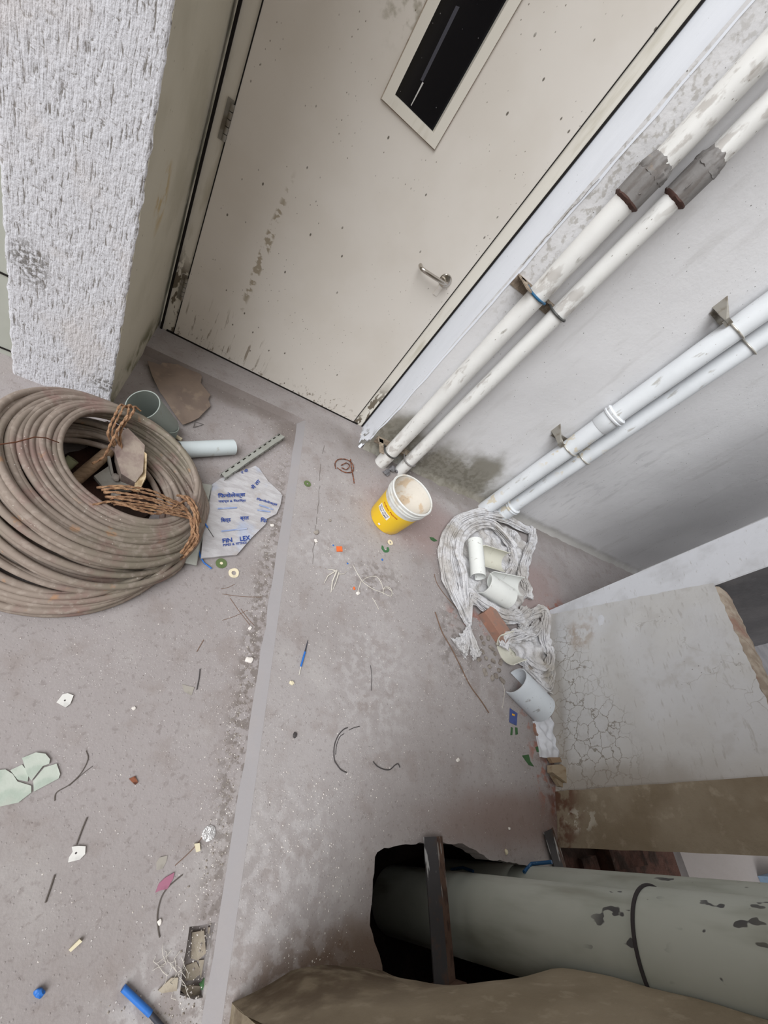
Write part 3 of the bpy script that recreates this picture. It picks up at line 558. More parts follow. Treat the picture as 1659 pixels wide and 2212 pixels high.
def bracket(i, j, z, mats, label, style):
    xa = PX[i] - PR[i]; xb = PX[j] + PR[j]
    t = thing('pipe_bracket', label, 'bracket', Vector((xa - .03, YW, z)), 'steel brackets holding the wall pipes')
    yb = YP + PR[i] + .001
    m = M()
    if style == 0:      # mortar-crusted angle bar
        m.box(((xa - .05 + xb + .01) / 2, (yb + YW + .01) / 2 - .002, z + .012), (xb - xa + .07, YW - yb + .03, .006)); m.box(((xa - .05 + xb + .01) / 2, YW - .004, z - .012), (xb - xa + .07, .006, .05)); m.box((xa - .032, YP + .005, z + .012), (.03, .12, .006))
    else:               # gusset plates with a folded tab
        x0 = xa - .035
        m.add([(x0 - .045, YW + .004, z + .07), (x0 - .045, YW + .004, z - .0), (x0, YP - .01, z - .0), (x0 + .004, YP - .012, z + .012), (x0 - .044, YW + .004, z + .07), (x0 - .041, YW + .004, z), (x0 + .004, YP - .01, z), (x0 + .006, YP - .012, z + .012)], [(0, 1, 2, 3), (4, 5, 6, 7), (0, 1, 5, 4), (1, 2, 6, 5), (2, 3, 7, 6), (3, 0, 4, 7)])
        m.box(((x0 + xb) / 2 - .01, YP + PR[i] + .02, z + .0), (xb - x0 + .03, .004, .04)); m.box((x0 + .008, YP - .012, z + .002), (.04, .004, .03)); m.box((x0 + .004, YP + .03, z - .0), (.05, .09, .003))
    part('angle_plate', m, mats[0], t, 30)
    for k, q in enumerate((i, j)):
        rr = PR[q] + .004; m = M(); pth = []
        pth.append((PX[q] - rr, YP + rr + .012, z + .01))
        for a in range(0, 181, 12): pth.append((PX[q] - rr * math.cos(math.radians(a)), YP - rr * math.sin(math.radians(a)), z + .008))
        pth.append((PX[q] + rr, YP + rr + .012, z + .006))
        m.tube(pth, .0042 if style else .0055, 8); part('u_bolt', m, mats[1 + k], t, 60)
    return t
bracket(0, 1, zz(1150, 642, 1.745), [m_dirtybrkt, m_boltblue, m_boltdark], 'mortar-crusted bracket with blue taped clamp on the two pipes by the door', 0)
bracket(2, 3, zz(1205, 965, 1.735), [m_brkt, m_bolt, m_bolt], 'grey gusset bracket low down on the two right-hand wall pipes', 1)
bracket(2, 3, zz(1580, 705, 1.735), [m_brkt, m_bolt, m_bolt], 'grey gusset bracket high up near the right edge of the photo', 1)
bracket(0, 1, zz(835, 985, 1.745), [m_dirtybrkt, m_boltdark, m_coup], 'rusty floor-level bracket clamping the pipes behind the bucket', 0)

# ================================================================ DRAIN PIPES, BARS
t = thing('drain_pipe', 'fat green-grey drain pipe with dark joint rising through the floor hole', 'pipe', Vector((1.465, -.31, -.6)), 'big drain pipes')
m = M(); m.tube([(1.465, -.31, -.6), (1.465, -.31, .64)], .12, 64); part('lower_length', m, m_green, t, 60)
m = M(); m.tube([(1.465, -.31, .64), (1.465, -.31, 2.37)], .131, 64); part('upper_length', m, m_green, t, 60)
m = M(); ring_ = [(1.465 + .1325 * math.cos(a / 64 * 2 * math.pi), -.31 + .1325 * math.sin(a / 64 * 2 * math.pi), .642 + .003 * noise.noise(Vector((a, 0, 0)))) for a in range(64)]; m.tube(ring_, .005, 8, closed=True); part('joint_ring', m, m_boltdark2, t, 60)
t2 = thing('drain_pipe', 'second drain pipe just showing behind the fat one, tied with blue strap', 'pipe', Vector((1.77, -.296, -.6)), 'big drain pipes')
m = M(); m.tube([(1.77, -.296, -.6), (1.77, -.296, 2.37)], .112, 48); part('pipe_body', m, m_green, t2, 60)
for (pa, pb, pc, rr) in (((975, 1878), (1000, 1874), (1022, 1882), .006), ((1132, 1884), (1148, 1866), (1192, 1862), .007)):
    m = M(); c = Vector((1.77, -.296, 0))
    def onp(p):
        d = ray(*p); A = d.x ** 2 + d.y ** 2; B = -2 * (d.x * c.x + d.y * c.y); Cc = c.x ** 2 + c.y ** 2 - .118 ** 2; disc = B * B - 4 * A * Cc
        tt = (-B - math.sqrt(max(disc, 0))) / 2 / A; return CAMP + d * tt
    m.tube([onp(pa), onp(pb), onp(pc)], rr, 8); part('blue_tie', m, m_bluetie, t2, 60)
def angle_bar(a, b, label, w_=.058):
    a = Vector(a); b = Vector(b)
    t = thing('angle_bar', label, 'metal bar', a, 'black angle bars across the floor hole')
    ax = (b - a).normalized(); u = Vector((0, 0, 1)); s = ax.cross(u).normalized()   # s horizontal
    if s.x > 0: s = -s
    m = M(); m.hull8([a, b, b + s * w_, a + s * w_], (0, 0, .005)); part('black_flange', m, m_bar, t, 20)
    m = M(); m.hull8([a, b, b - s * w_ * .9 + Vector((0, 0, -.028)), a - s * w_ * .9 + Vector((0, 0, -.028))], (0, 0, .005)); part('rusty_flange', m, m_barrust, t, 20)
    return t, ax, s
na = at(941, 1807, .035); sa = at(968, 2128, .045)
tb, ax, s = angle_bar(na, sa, 'rusty black angle bar crossing in front of the fat drain pipe')
m = M(); m.hull8([sa + s * .045 + Vector((0, -.0, -.055)), sa + s * -.06 + Vector((0, -.0, -.055)), sa + s * -.06 + Vector((0, 0, .02)), sa + s * .045 + Vector((0, 0, .02))], (0, -.03, 0)); m.rough(.005, 30); part('foot_plate', m, m_barrust, tb, 20)
angle_bar((1.92, -.07, .012), (1.96, -.3, .012), 'short black angle bar under the brown pier behind the pipes', .06)

# ================================================================ CABLE COIL
cc = thing('cable_coil', 'big dusty coil of thick grey cable tied with coir rope', 'cable coil', Vector((-.17, .95, LOW)))
key = [(.0, Vector((-.135, 1.03, .155)), (.338, .083), .222), (1.0, Vector((-.168, .962, .150)), (.47, .125), .312), (2.0, Vector((-.245, .868, .012)), (.02, .0), .354)]
def cparams(s):
    s = max(0, min(2, s)); i = 0 if s < 1 else 1; a, b = key[i], key[i + 1]; t_ = s - a[0]
    return a[1].lerp(b[1], t_), (a[2][0] + (b[2][0] - a[2][0]) * t_, a[2][1] + (b[2][1] - a[2][1]) * t_), a[3] + (b[3] - a[3]) * t_
def coilpath(s0, s1, turns, seed, drop=0, jr=.006, jz=.006):
    pts = []; n = turns * 72
    for k in range(n + 1):
        s = s0 + (s1 - s0) * k / n; th = 2 * math.pi * k / 72 + seed
        c, nn, r = cparams(s)
        tn = k // 72; q = noise.noise_vector(Vector((math.cos(th) * 1.2 + tn * 3.1, math.sin(th) * 1.2, seed + tn * .7)))
        rr = r + q.x * jr * 1.6
        p = Vector((c.x + rr * math.cos(th), c.y + rr * math.sin(th), 0))
        # project circle of the tilted plane: z from plane
        p.z = c.z - nn[0] * (p.x - c.x) - nn[1] * (p.y - c.y) + q.z * jz - drop
        p.z = max(p.z, LOW + .012 + .012 * ((tn * 7) % 3) * (0 if s > 1.9 else 1))
        pts.append(p)
    return pts
CR = .0108
def loop(m, s_, rnd, jc, jr, jt, drop=0, dr_=0):
    c, nn, r = cparams(s_); c = c + Vector((rnd.uniform(-jc, jc), rnd.uniform(-jc, jc), 0)); nn = (nn[0] + rnd.uniform(-jt, jt), nn[1] + rnd.uniform(-jt, jt)); r = r + rnd.uniform(-jr, jr) + dr_
    pts = []; sd_ = rnd.random() * 50
    for k in range(80):
        th = 2 * math.pi * k / 80; q = noise.noise_vector(Vector((math.cos(th) * 1.1 + sd_, math.sin(th) * 1.1, sd_))); rr = r + q.x * .012
        p = Vector((c.x + rr * math.cos(th), c.y + rr * math.sin(th), 0)); p.z = c.z - nn[0] * (p.x - c.x) - nn[1] * (p.y - c.y) + q.z * .010 - drop
        p.z = max(p.z, LOW + CR + rnd.random() * .001 + .012 * (int(sd_) % 3)); pts.append(p)
    for v in range(len(pts)):
        lim = .150 if s_ < 1.01 else .118
        if pts[v].x > lim: pts[v].x = lim + .25 * (pts[v].x - lim)
    m.tube(pts, CR, 10, closed=True)
rnd = random.Random(5); m = M()
for k in range(13): loop(m, k / 12, rnd, .003, .002, .008)
for k in range(9): loop(m, .1 + .85 * k / 8, rnd, .012, .004, .04, .034, .004)
for k in range(6): loop(m, .4 + .6 * k / 5, rnd, .016, .006, .05, .06, .004)
part('upper_loops', m, m_cable, cc, 60)
rnd = random.Random(11); m = M()
for k in range(13): loop(m, 1.02 + .98 * k / 12, rnd, .018, .005, .05, .016)
for k in range(8): loop(m, 1.3 + .7 * k / 7, rnd, .02, .006, .07, .04, -.014)
for k in range(10): loop(m, 2, rnd, .012, .004, .01, -.012 * (k % 4), -.012 * (k % 5))
for k in range(9): loop(m, 1.6, rnd, .02, .01, .05, .0, -.05 - .012 * (k % 4))
part('lower_loops', m, m_cable, cc, 60)
NC = Vector((.44, .12, 1)).normalized(); CCn = Vector((-.15, .98, .165))
def onc(px, py, lift=0.0): return on_plane(px, py, CCn + Vector((0, 0, lift)), NC)
rj = random.Random(3)
def rope(m, pts, r=.0044, res=8):
    P = [Vector(p) + Vector((rj.uniform(-1, 1), rj.uniform(-1, 1), rj.uniform(-.3, 1))) * (.0055 if r > .004 else 0) for p in pts]; out = []
    for i in range(len(P) - 1):
        p0 = P[max(0, i - 1)]; p1 = P[i]; p2 = P[i + 1]; p3 = P[min(len(P) - 1, i + 2)]
        for k in range(res):
            t = k / res; out.append(.5 * ((2 * p1) + (-p0 + p2) * t + (2 * p0 - 5 * p1 + 4 * p2 - p3) * t * t + (-p0 + 3 * p1 - 3 * p2 + p3) * t ** 3))
    out.append(P[-1]); 
    fin = [out[0]]
    for p in out[1:]:
        n_ = max(1, int((p - fin[-1]).length / .003)); a = fin[-1].copy()
        for k in range(1, n_ + 1): fin.append(a.lerp(p, k / n_))
    m.tube(fin, r, 9, prof=lambda a, t, i: .85 + .25 * math.cos(2 * (a) + i * .8))
    return m
m = M()
for k in range(4):
    o = k * 9
    rope(m, [onc(248 + o * .6, 965 + k * 3, -.05), onc(232 + o, 935, -.01), onc(255 + o, 892 + k, .03), onc(262 + o, 878, .032), onc(272 + o, 880 + k * 3, .02)])
rope(m, [onc(290, 886, .03), onc(262, 915, .02), onc(240, 950, -.01), onc(222, 985, -.06), onc(200, 1005, -.08)], .0045)
part('rope_tie', m, m_rope, cc, 50)
m = M()
for k in range(7):
    y = 1052 + k * 6; 
    rope(m, [onc(212 + 6 * k, y + 3, -.015), onc(260, y - 2 + k, .012), onc(320, 1060 + k * 7, .028), onc(370, 1078 + k * 6, .03), onc(398 + k * 2, 1092 + k * 5, .034), onc(412 + k, 1120 + 4 * k, .035), onc(422 - k * 2, 1150 + 3 * k, .03), onc(408 - k * 3, 1190 + k, .01)], .0044)
rope(m, [onc(205, 1090, 0), onc(250, 1084, .01), onc(300, 1100, .03), onc(350, 1108, .035), onc(400, 1082, .035), onc(425, 1095, .03), onc(432, 1130, .02)], .0044)
for k in range(5): rope(m, [onc(385 + 7 * k, 1070 + 3 * k, .036), onc(410 + 3 * k, 1078 + 10 * k, .045), onc(425 - k, 1110 + 9 * k, .045), onc(418 + 2 * k, 1150 + 5 * k, .035), onc(398, 1188 + 4 * k, .01)], .0046)
part('rope_tie', m, m_rope, cc, 50)
m = M(); rope(m, [lo(415, 1170, .06), lo(398, 1195, .05), lo(384, 1218, .03), lo(378, 1235, .01)], .006); rope(m, [lo(420, 1165, .06), lo(404, 1200, .045), lo(392, 1210, .03)], .0045); part('rope_tail', m, m_rope, cc, 50)
m = M(); m.tube([onc(-20, 962, .015), onc(0, 960, .02), onc(35, 955, .018), onc(75, 944, .02), onc(100, 946, .017), onc(127, 956, 0)], .0018, 6); part('wire_tie', m, m_rustwire, cc, 50)

m = M(); lump(m, Vector((-.2, 1.0, LOW)), (.21, .2, .018), 4, .4, seed=6); m.rough(.01, 30); single('shade_dirt_patch', m, m_earth, 'dark dirt patch added to deepen the shade inside the cable coil', 'dirt', kind='stuff', smooth=40)  # dark patch added so the inside of the coil reads as shaded
# rubble inside the coil
def inC(px, py, z): return at(px, py, z)
m = M(); q = [inC(250, 935, .16), inC(275, 925, .15), inC(312, 962, .12), inC(310, 1020, .11), inC(292, 1042, .08), inC(262, 1024, .1), inC(248, 975, .13)]
m.prism(q, (.0, .02, -.09)); m.rough(.004, 40); single('stone_block', m, m_stone, 'broken purplish stone block standing inside the cable coil', 'stone', smooth=25)
m = M(); m.prism([inC(305, 970, .12), inC(316, 980, .115), inC(316, 1030, .1), inC(300, 1062, .07), inC(290, 1052, .07)], (0, .01, -.03)); m.rough(.006, 60); single('mortar_lump', m, m_sandy, 'sandy crumbling mortar lump beside the stone block in the coil', 'mortar', smooth=30)
m = M(); m.prism([inC(203, 1028, .035), inC(236, 1006, .035), inC(250, 1030, .035), inC(292, 1030, .035), inC(285, 1058, .035), inC(225, 1055, .035)], (0, 0, -.015)); single('tile_slab', m, m_greyslab, 'flat grey tile piece lying inside the cable coil', 'tile', smooth=20)
m = M(); m.prism([inC(232, 985, .07), inC(238, 985, .07), inC(247, 1030, .04), inC(242, 1031, .04)], (0, 0, -.02)); single('tile_sliver', m, m_greyslab, 'thin upright tile sliver inside the coil, left of the stone block', 'tile', smooth=20)
m = M(); m.tube([inC(152, 1046, .02), inC(196, 1010, .04), inC(236, 975, .05)], .022, 12); m.rough(.004, 30); single('wood_stick', m, m_wood, 'dusty thick wooden stick inside the cable coil', 'wood')
m = M(); m.pipe(inC(118, 1028, .0), inC(158, 992, .05), .02, .004); single('tube_stub', m, m_oliv, 'short olive tube stub inside the coil at its left', 'tube')
m = M(); lump(m, inC(250, 1031, .045), (.018, .014, .008), seed=4); single('stone_chip', m, m_greychip, 'small grey stone chip sitting on the tile inside the coil', 'stone chip')
m = M(); lump(m, inC(252, 1072, .06), (.022, .015, .012), seed=9); single('stone_chip', m, m_greychip, 'pale stone chip among the rope strands in the coil', 'stone chip')
m = M()
for k in range(4): m.box(inC(165 + k * 24, 930 + k * 4, LOW + .03), (.1, .07, .05), k * .4)
single('brick_rubble', m, m_earth, 'dark brick rubble in the shade at the back of the coil', 'rubble', kind='stuff')

# pipe stubs left of the door corner
t_ = thing('grey_pipe_stub', 'large open grey pipe stub leaning by the column foot', 'pipe offcut', lo(320, 900))
m = M(); A = at(308, 874, .15); B = at(352, 925, .0); ax = (B - A).normalized(); m.pipe(A, B, .067, .004, 48); part('pipe_shell', m, m_greypvc2, t_, 40)
m = M(); A = at(360, 918, LOW + .07); m.pipe(A, A + Vector((.0, -.01, -.066)), .05, .004, 40); single('pipe_ring', m, m_greypvc2, 'smaller grey pipe ring behind the leaning pipe stub', 'pipe offcut', smooth=40)
m = M(); A = at(388, 972, LOW + .035); B = at(504, 966, LOW + .035); m.pipe(A, B, .037, .003, 48); single('pale_pipe_offcut', m, m_greypvc, 'pale grey pipe offcut lying between the coil and the slotted strut', 'pipe offcut', smooth=40)
m = M(); m.tube([at(372, 938, LOW + .012), at(392, 950, LOW + .012)], .009, 10); single('wood_dowel', m, m_cream, 'short pale dowel behind the pale grey pipe offcut', 'dowel')
# brown paper
def sheet(outline, zf, thick=.0015, amp=.006, sc=14, n=16, seed=0, centre=None):
    P = outline; c = centre or sum(P, Vector()) / len(P); B = []
    for i in range(len(P)):
        a, b = P[i], P[(i + 1) % len(P)]; k = max(1, int((b - a).length / .008))
        for j in range(k): B.append(a.lerp(b, j / k))
    m = M(); L = len(B); vs = [c.copy()]; fs = []
    for r in range(1, n + 1):
        for b in B: vs.append(c.lerp(b, r / n))
    for v in vs: v.z += zf(v) + amp * noise.noise(Vector((v.x * sc, v.y * sc, seed)))
    for i in range(L): fs.append((0, 1 + i, 1 + (i + 1) % L))
    for r in range(1, n):
        for i in range(L): a = 1 + (r - 1) * L + i; b = 1 + (r - 1) * L + (i + 1) % L; fs.append((a, b, b + L, a + L))
    k = len(vs); m.add(vs + [v - Vector((0, 0, thick)) for v in vs], fs + [tuple(x + k for x in f[::-1]) for f in fs] + [(1 + (n - 1) * L + i, k + 1 + (n - 1) * L + i, k + 1 + (n - 1) * L + (i + 1) % L, 1 + (n - 1) * L + (i + 1) % L) for i in range(L)])
    return m
o = [lo(*p, .02) for p in ((318, 780), (346, 789), (352, 784), (388, 787), (402, 777), (412, 786), (414, 799), (432, 808), (436, 814), (434, 826), (450, 848), (455, 852), (450, 862), (455, 876), (430, 902), (395, 917), (372, 884), (345, 848), (330, 812))]
single('paper_sheet', sheet(o, lambda v: 0.0, .0015, .014, 9, seed=3), m_paper, 'torn brown paper sheet with ragged edge near the door sill', 'paper', smooth=60)
m = M(); m.tube([lo(418, 924, .004), lo(421, 911, .01), lo(440, 917, .004), lo(420, 923, .005)], .0012, 6); single('bent_wire', m, m_blackwire, 'small bent triangular wire below the brown paper', 'wire')
# slotted strut
t_ = thing('slotted_strut', 'zinc slotted strut channel lying above the printed film bag', 'metal strut', lo(545, 985))
A0, A1, B1, B0 = lo(478, 1022, .03), lo(603, 936, .03), lo(616, 944, .03), lo(487, 1033, .03)
m = M(); m.hull8([A0, A1, B1, B0], (0, 0, -.002))
dn = Vector((0, 0, -.024)); m.hull8([A0, A1, A1 + dn, A0 + dn], (B0 - A0).normalized() * .002); m.hull8([B0, B1, B1 + dn, B0 + dn], (A0 - B0).normalized() * .002)
part('channel', m, m_steel, t_, 20)
m = M()
ex = (A0 - B0).normalized()
for k in range(11):
    u = (k + .5) / 11; p = A0.lerp(A1, u); q = A0.lerp(A1, u + .045); m.hull8([p + Vector((0, 0, .0006)) - ex * .004, q + Vector((0, 0, .0006)) - ex * .004, q + Vector((0, 0, .0006)) - ex * .0095, p + Vector((0, 0, .0006)) - ex * .0095], (0, 0, .0004)); part('slot', m, m_slot, t_, 0); m = M()
for k in range(12):
    u = (k + .5) / 12; p = B0.lerp(B1, u) - ex * .0006 + dn * .45; q = B0.lerp(B1, u + .012) - ex * .0006 + dn * .45; m.hull8([p, q, q + dn * .3, p + dn * .3], -ex * .0004); part('slot', m, m_slot, t_, 0); m = M()
# flat steel strip
t_ = single('steel_strip', M().prism([lo(435, 1044, .024), lo(457, 1047, .024), lo(449, 1110, .024), lo(423, 1221, .024), lo(398, 1216, .024), lo(418, 1150, .024)], (0, 0, -.002)).prism([lo(457, 1047, .024), lo(458.5, 1047, .024), lo(424.5, 1221, .024), lo(423, 1221, .024)], (0, 0, -.012)), m_steel, 'bent flat steel strip between the coil and the printed film bag', 'metal strip', smooth=0)

# ---------------------------------------------------------------- printed film bag
def text_mesh(txt, bold=0.0):
    cu = bpy.data.curves.new('t', 'FONT'); cu.body = txt; cu.size = 1; cu.resolution_u = 3; cu.offset = bold
    ob = bpy.data.objects.new('t', cu); COL.objects.link(ob); bpy.context.view_layer.update()
    me = ob.to_mesh(); vs = [v.co.copy() for v in me.vertices]; fs = [tuple(p.vertices) for p in me.polygons]
    ob.to_mesh_clear(); bpy.data.objects.remove(ob); bpy.data.curves.remove(cu)
    x0 = min(v.x for v in vs); x1 = max(v.x for v in vs); y0 = min(v.y for v in vs); y1 = max(v.y for v in vs)
    return [((v.x - x0) / (x1 - x0), (v.y - y0) / (y1 - y0)) for v in vs], fs
def text_flat(txt, p0, p1, hpx, zf, bold=.012):
    uv, fs = text_mesh(txt, bold)
    dx, dy = p1[0] - p0[0], p1[1] - p0[1]; L = math.hypot(dx, dy); nx_, ny_ = dy / L, -dx / L
    m = M(); m.add([zf(p0[0] + dx * u + nx_ * hpx * v, p0[1] + dy * u + ny_ * hpx * v) for u, v in uv], fs); return m
bag = thing('printed_film_bag', 'flattened clear plastic bag printed in blue, beside the coil', 'plastic bag', lo(520, 1110))
o1 = [lo(*p, .016) for p in ((445, 1052), (500, 1053), (550, 1060), (596, 1068), (610, 1068), (606, 1090), (597, 1110), (577, 1120), (574, 1132), (545, 1160), (512, 1198), (470, 1202), (434, 1206), (438, 1160), (444, 1120))]
o2 = [lo(*p, .008) for p in ((456, 1048), (476, 1034), (520, 1018), (552, 1006), (560, 1011), (580, 1040), (608, 1066), (600, 1076), (540, 1076), (460, 1070))]
m = sheet(o1, lambda v: 0, .010, .003, 20, seed=5); part('front_layer', m, m_film, bag, 40)
m = sheet(o2, lambda v: 0, .008, .003, 20, seed=6); part('back_layer', m, m_film, bag, 40)
zt = lambda x, y: lo(x, y, .0195)
zb = lambda x, y: lo(x, y, .0125)
LT = [('\u093f\u092b\u0928\u094b\u0932\u0947\u0915\u094d\u0938', (471, 1078), (530, 1075), 13, 0), ('\u092a\u093e\u0908\u092a\u094d\u0938 & \u093f\u092b\u091f\u093f\u0902\u0917\u094d\u0938', (472, 1087), (531, 1085), 7.5, 0),
      ('\u093f\u092c\u0932\u094d\u0921', (478, 1131), (499, 1129), 13, 0), ('\u092c\u094d\u0930\u0932', (519, 1126), (538, 1125), 10, 0), ('FIN', (481, 1173), (502, 1170.5), 9.5, 0), ('LEX', (519, 1169), (541, 1166), 10, 0), ('PIPES &', (482, 1180), (507, 1177.5), 5, 0), ('FITTINGS', (510, 1177), (533, 1174), 5, 0),
      ('\u093f\u092b\u0928\u094b\u0932\u0947\u0915\u094d\u0938', (553, 1081), (598, 1094), 7, 0), ('\u093f\u092b', (562, 1127), (576, 1129), 10, 0), ('\u092e\u0947\u0902 \u0924\u093e', (548, 1058), (563, 1040), 10, 1), ('\u0930\u0902 \u0928\u0940', (522, 1024), (537, 1018), 7, 1)]
for (s_, a, b, h_, q) in LT: part('lettering', text_flat(s_, a, b, h_, zb if q else zt, .022), m_ink, bag, 0)
for (x0, y0, x1, y1) in ((470, 1097, 512, 1095), (478, 1146, 534, 1140), (556, 1100, 584, 1104), (560, 1089, 590, 1099)):
    m = M(); m.prism([zt(x0, y0), zt(x1, y1), zt(x1, y1 + 3), zt(x0, y0 + 3)], (0, 0, .0003)); part('faded_print', m, m_inkpale, bag, 0)
# blue wires by the strip
m = M(); rope_ = [lo(436, 1118, .03), lo(442, 1130, .03), lo(449, 1140, .028)]; m.tube(rope_, .0032, 8); t_ = thing('blue_wire', 'blue wire end with bare tip lying on the printed film bag', 'wire', lo(445, 1135)); part('blue_sleeve', m, m_blue, t_, 60)
m = M(); m.tube([lo(449, 1141, .028), lo(461, 1160, .024)], .0014, 6); part('bare_tip', m, m_blackwire, t_, 60)
m = M(); m.tube([lo(429, 1186, .008), lo(433, 1204, .006), lo(441, 1216, .005), lo(457, 1228, .004)], .0032, 8); single('blue_wire', m, m_blue, 'curved blue wire scrap below the steel strip', 'wire', smooth=60)
def disc(px, py, r_in, r_out, mat, label, cat='washer', z=None, name='washer', th=.0025, a1=2 * math.pi, a0=0, group=None):
    zz_ = LOW if z is None else z; c = at(px, py, zz_ + .0005); m = M()
    m.lathe([(r_in, 0), (r_out, 0), (r_out, th), (r_in, th), (r_in, 0)], 28, a0, a1, Matrix.Translation(c))
    if r_in == 0: m.v = [v for v in m.v]
    for i, v in enumerate(m.v):
        q = noise.noise(Vector((v.x * 60, v.y * 60, px))) * .12; d_ = Vector((v.x - c.x, v.y - c.y, 0)); m.v[i] = v + d_ * q
    return single(name, m, mat, label, cat, group, smooth=30)
dsc = thing('green_disc_label', 'round green printed disc just under the film bag', 'disc', lo(478, 1217))
m = M(); m.lathe([(.004, 0), (.022, 0), (.022, .0016), (.004, .0016), (.004, 0)], 30, mat=Matrix.Translation(lo(478, 1217, .001))); part('disc_body', m, m_greenlbl, dsc, 30)
m = M(); m.lathe([(.0, .0018), (.006, .0018), (.006, .001)], 20, mat=Matrix.Translation(lo(478, 1217, .001))); part('disc_centre', m, m_cream, dsc, 30)
disc(505, 1238, .0095, .021, m_cream, 'cream plastic washer below the green printed disc')
disc(664, 1045, .006, .019, m_greenlbl, 'olive green washer on the pale band near the bag', z=0)
disc(832, 1185, .011, .025, m_greenrub, 'broken green rubber ring in front of the yellow bucket', z=0, name='rubber_ring', cat='rubber ring', a0=math.radians(150), a1=math.radians(400))
disc(843, 1172, .006, .017, m_cream, 'small cream washer overlapping the green rubber ring', z=.003)

# ================================================================ BUCKET
KS = 1.27; BC = at(893, 1068, .205 * KS); BC = Vector((BC.x, BC.y, 0)); RB, RT, HB = .083, .1, .205
bk = thing('paint_bucket', 'small yellow and white paint bucket, open and crusted inside', 'bucket', BC)
def rad(z): return RB + (RT - RB) * z / HB
T = Matrix.Translation(BC) @ Matrix.Scale(KS, 4)
m = M(); m.lathe([(RB - .006, .001), (RB - .001, .003), (RB, .008), (rad(.14), .14), (rad(.14) - .001, .1402)], 64, mat=T); part('yellow_wrap', m, m_yellow, bk, 40)
m = M(); m.lathe([(rad(.14), .1402), (rad(.165), .165), (rad(.165) + .006, .166), (rad(.168) + .006, .172), (rad(.17), .173), (rad(.178), .178), (rad(.178) + .005, .179), (rad(.182) + .005, .184), (rad(.184), .185), (rad(.195), .195), (RT + .004, .197), (RT + .005, .203), (RT + .001, .206), (RT - .004, .204), (RT - .005, .19)], 64, mat=T); part('ribbed_rim', m, m_bucket, bk, 40)
m = M(); m.lathe([(RT - .005, .2), (rad(.12) - .006, .12), (rad(.04) - .006, .04), (.06, .022), (.0, .02)], 64, mat=T); m.rough(.002, 30); part('crusted_inside', m, m_residue, bk, 50)
def wrap_text(txt, a_c, width, z0, h_, mat, nm, bold=.02, off=.0009):
    uv, fs = text_mesh(txt, bold); m = M(); vs = []
    for u, v in uv:
        z = z0 + h_ * v; r = rad(z) + off; a = a_c + (u - .5) * width / r; vs.append(BC + KS * Vector((r * math.cos(a), r * math.sin(a), z)))
    m.add(vs, fs); part(nm, m, mat, bk, 0)
def patch(a_c, width, z0, h_, off, mat, nm):
    m = M(); vs = []; fs = []
    for i in range(13):
        for j in range(2):
            z = z0 + h_ * j; r = rad(z) + off; a = a_c + (i / 12 - .5) * width / r; vs.append(BC + KS * Vector((r * math.cos(a), r * math.sin(a), z)))
    for i in range(12): fs.append((2 * i, 2 * i + 2, 2 * i + 3, 2 * i + 1))
    m.add(vs, fs); return part(nm, m, mat, bk, 30)
AL = math.radians(212)
patch(AL, .075, .075, .030, .0006, m_label, 'label')
wrap_text('WALL & CEILING', AL, .066, .092, .0095, m_black, 'lettering')
wrap_text('PAINT PRIMER', AL, .062, .078, .0095, m_black, 'lettering')
wrap_text('indigo Paints', AL + .2, .095, .116, .011, m_red, 'lettering')
patch(AL + .3, .01, .022, .01, .0006, m_label, 'white_dot')

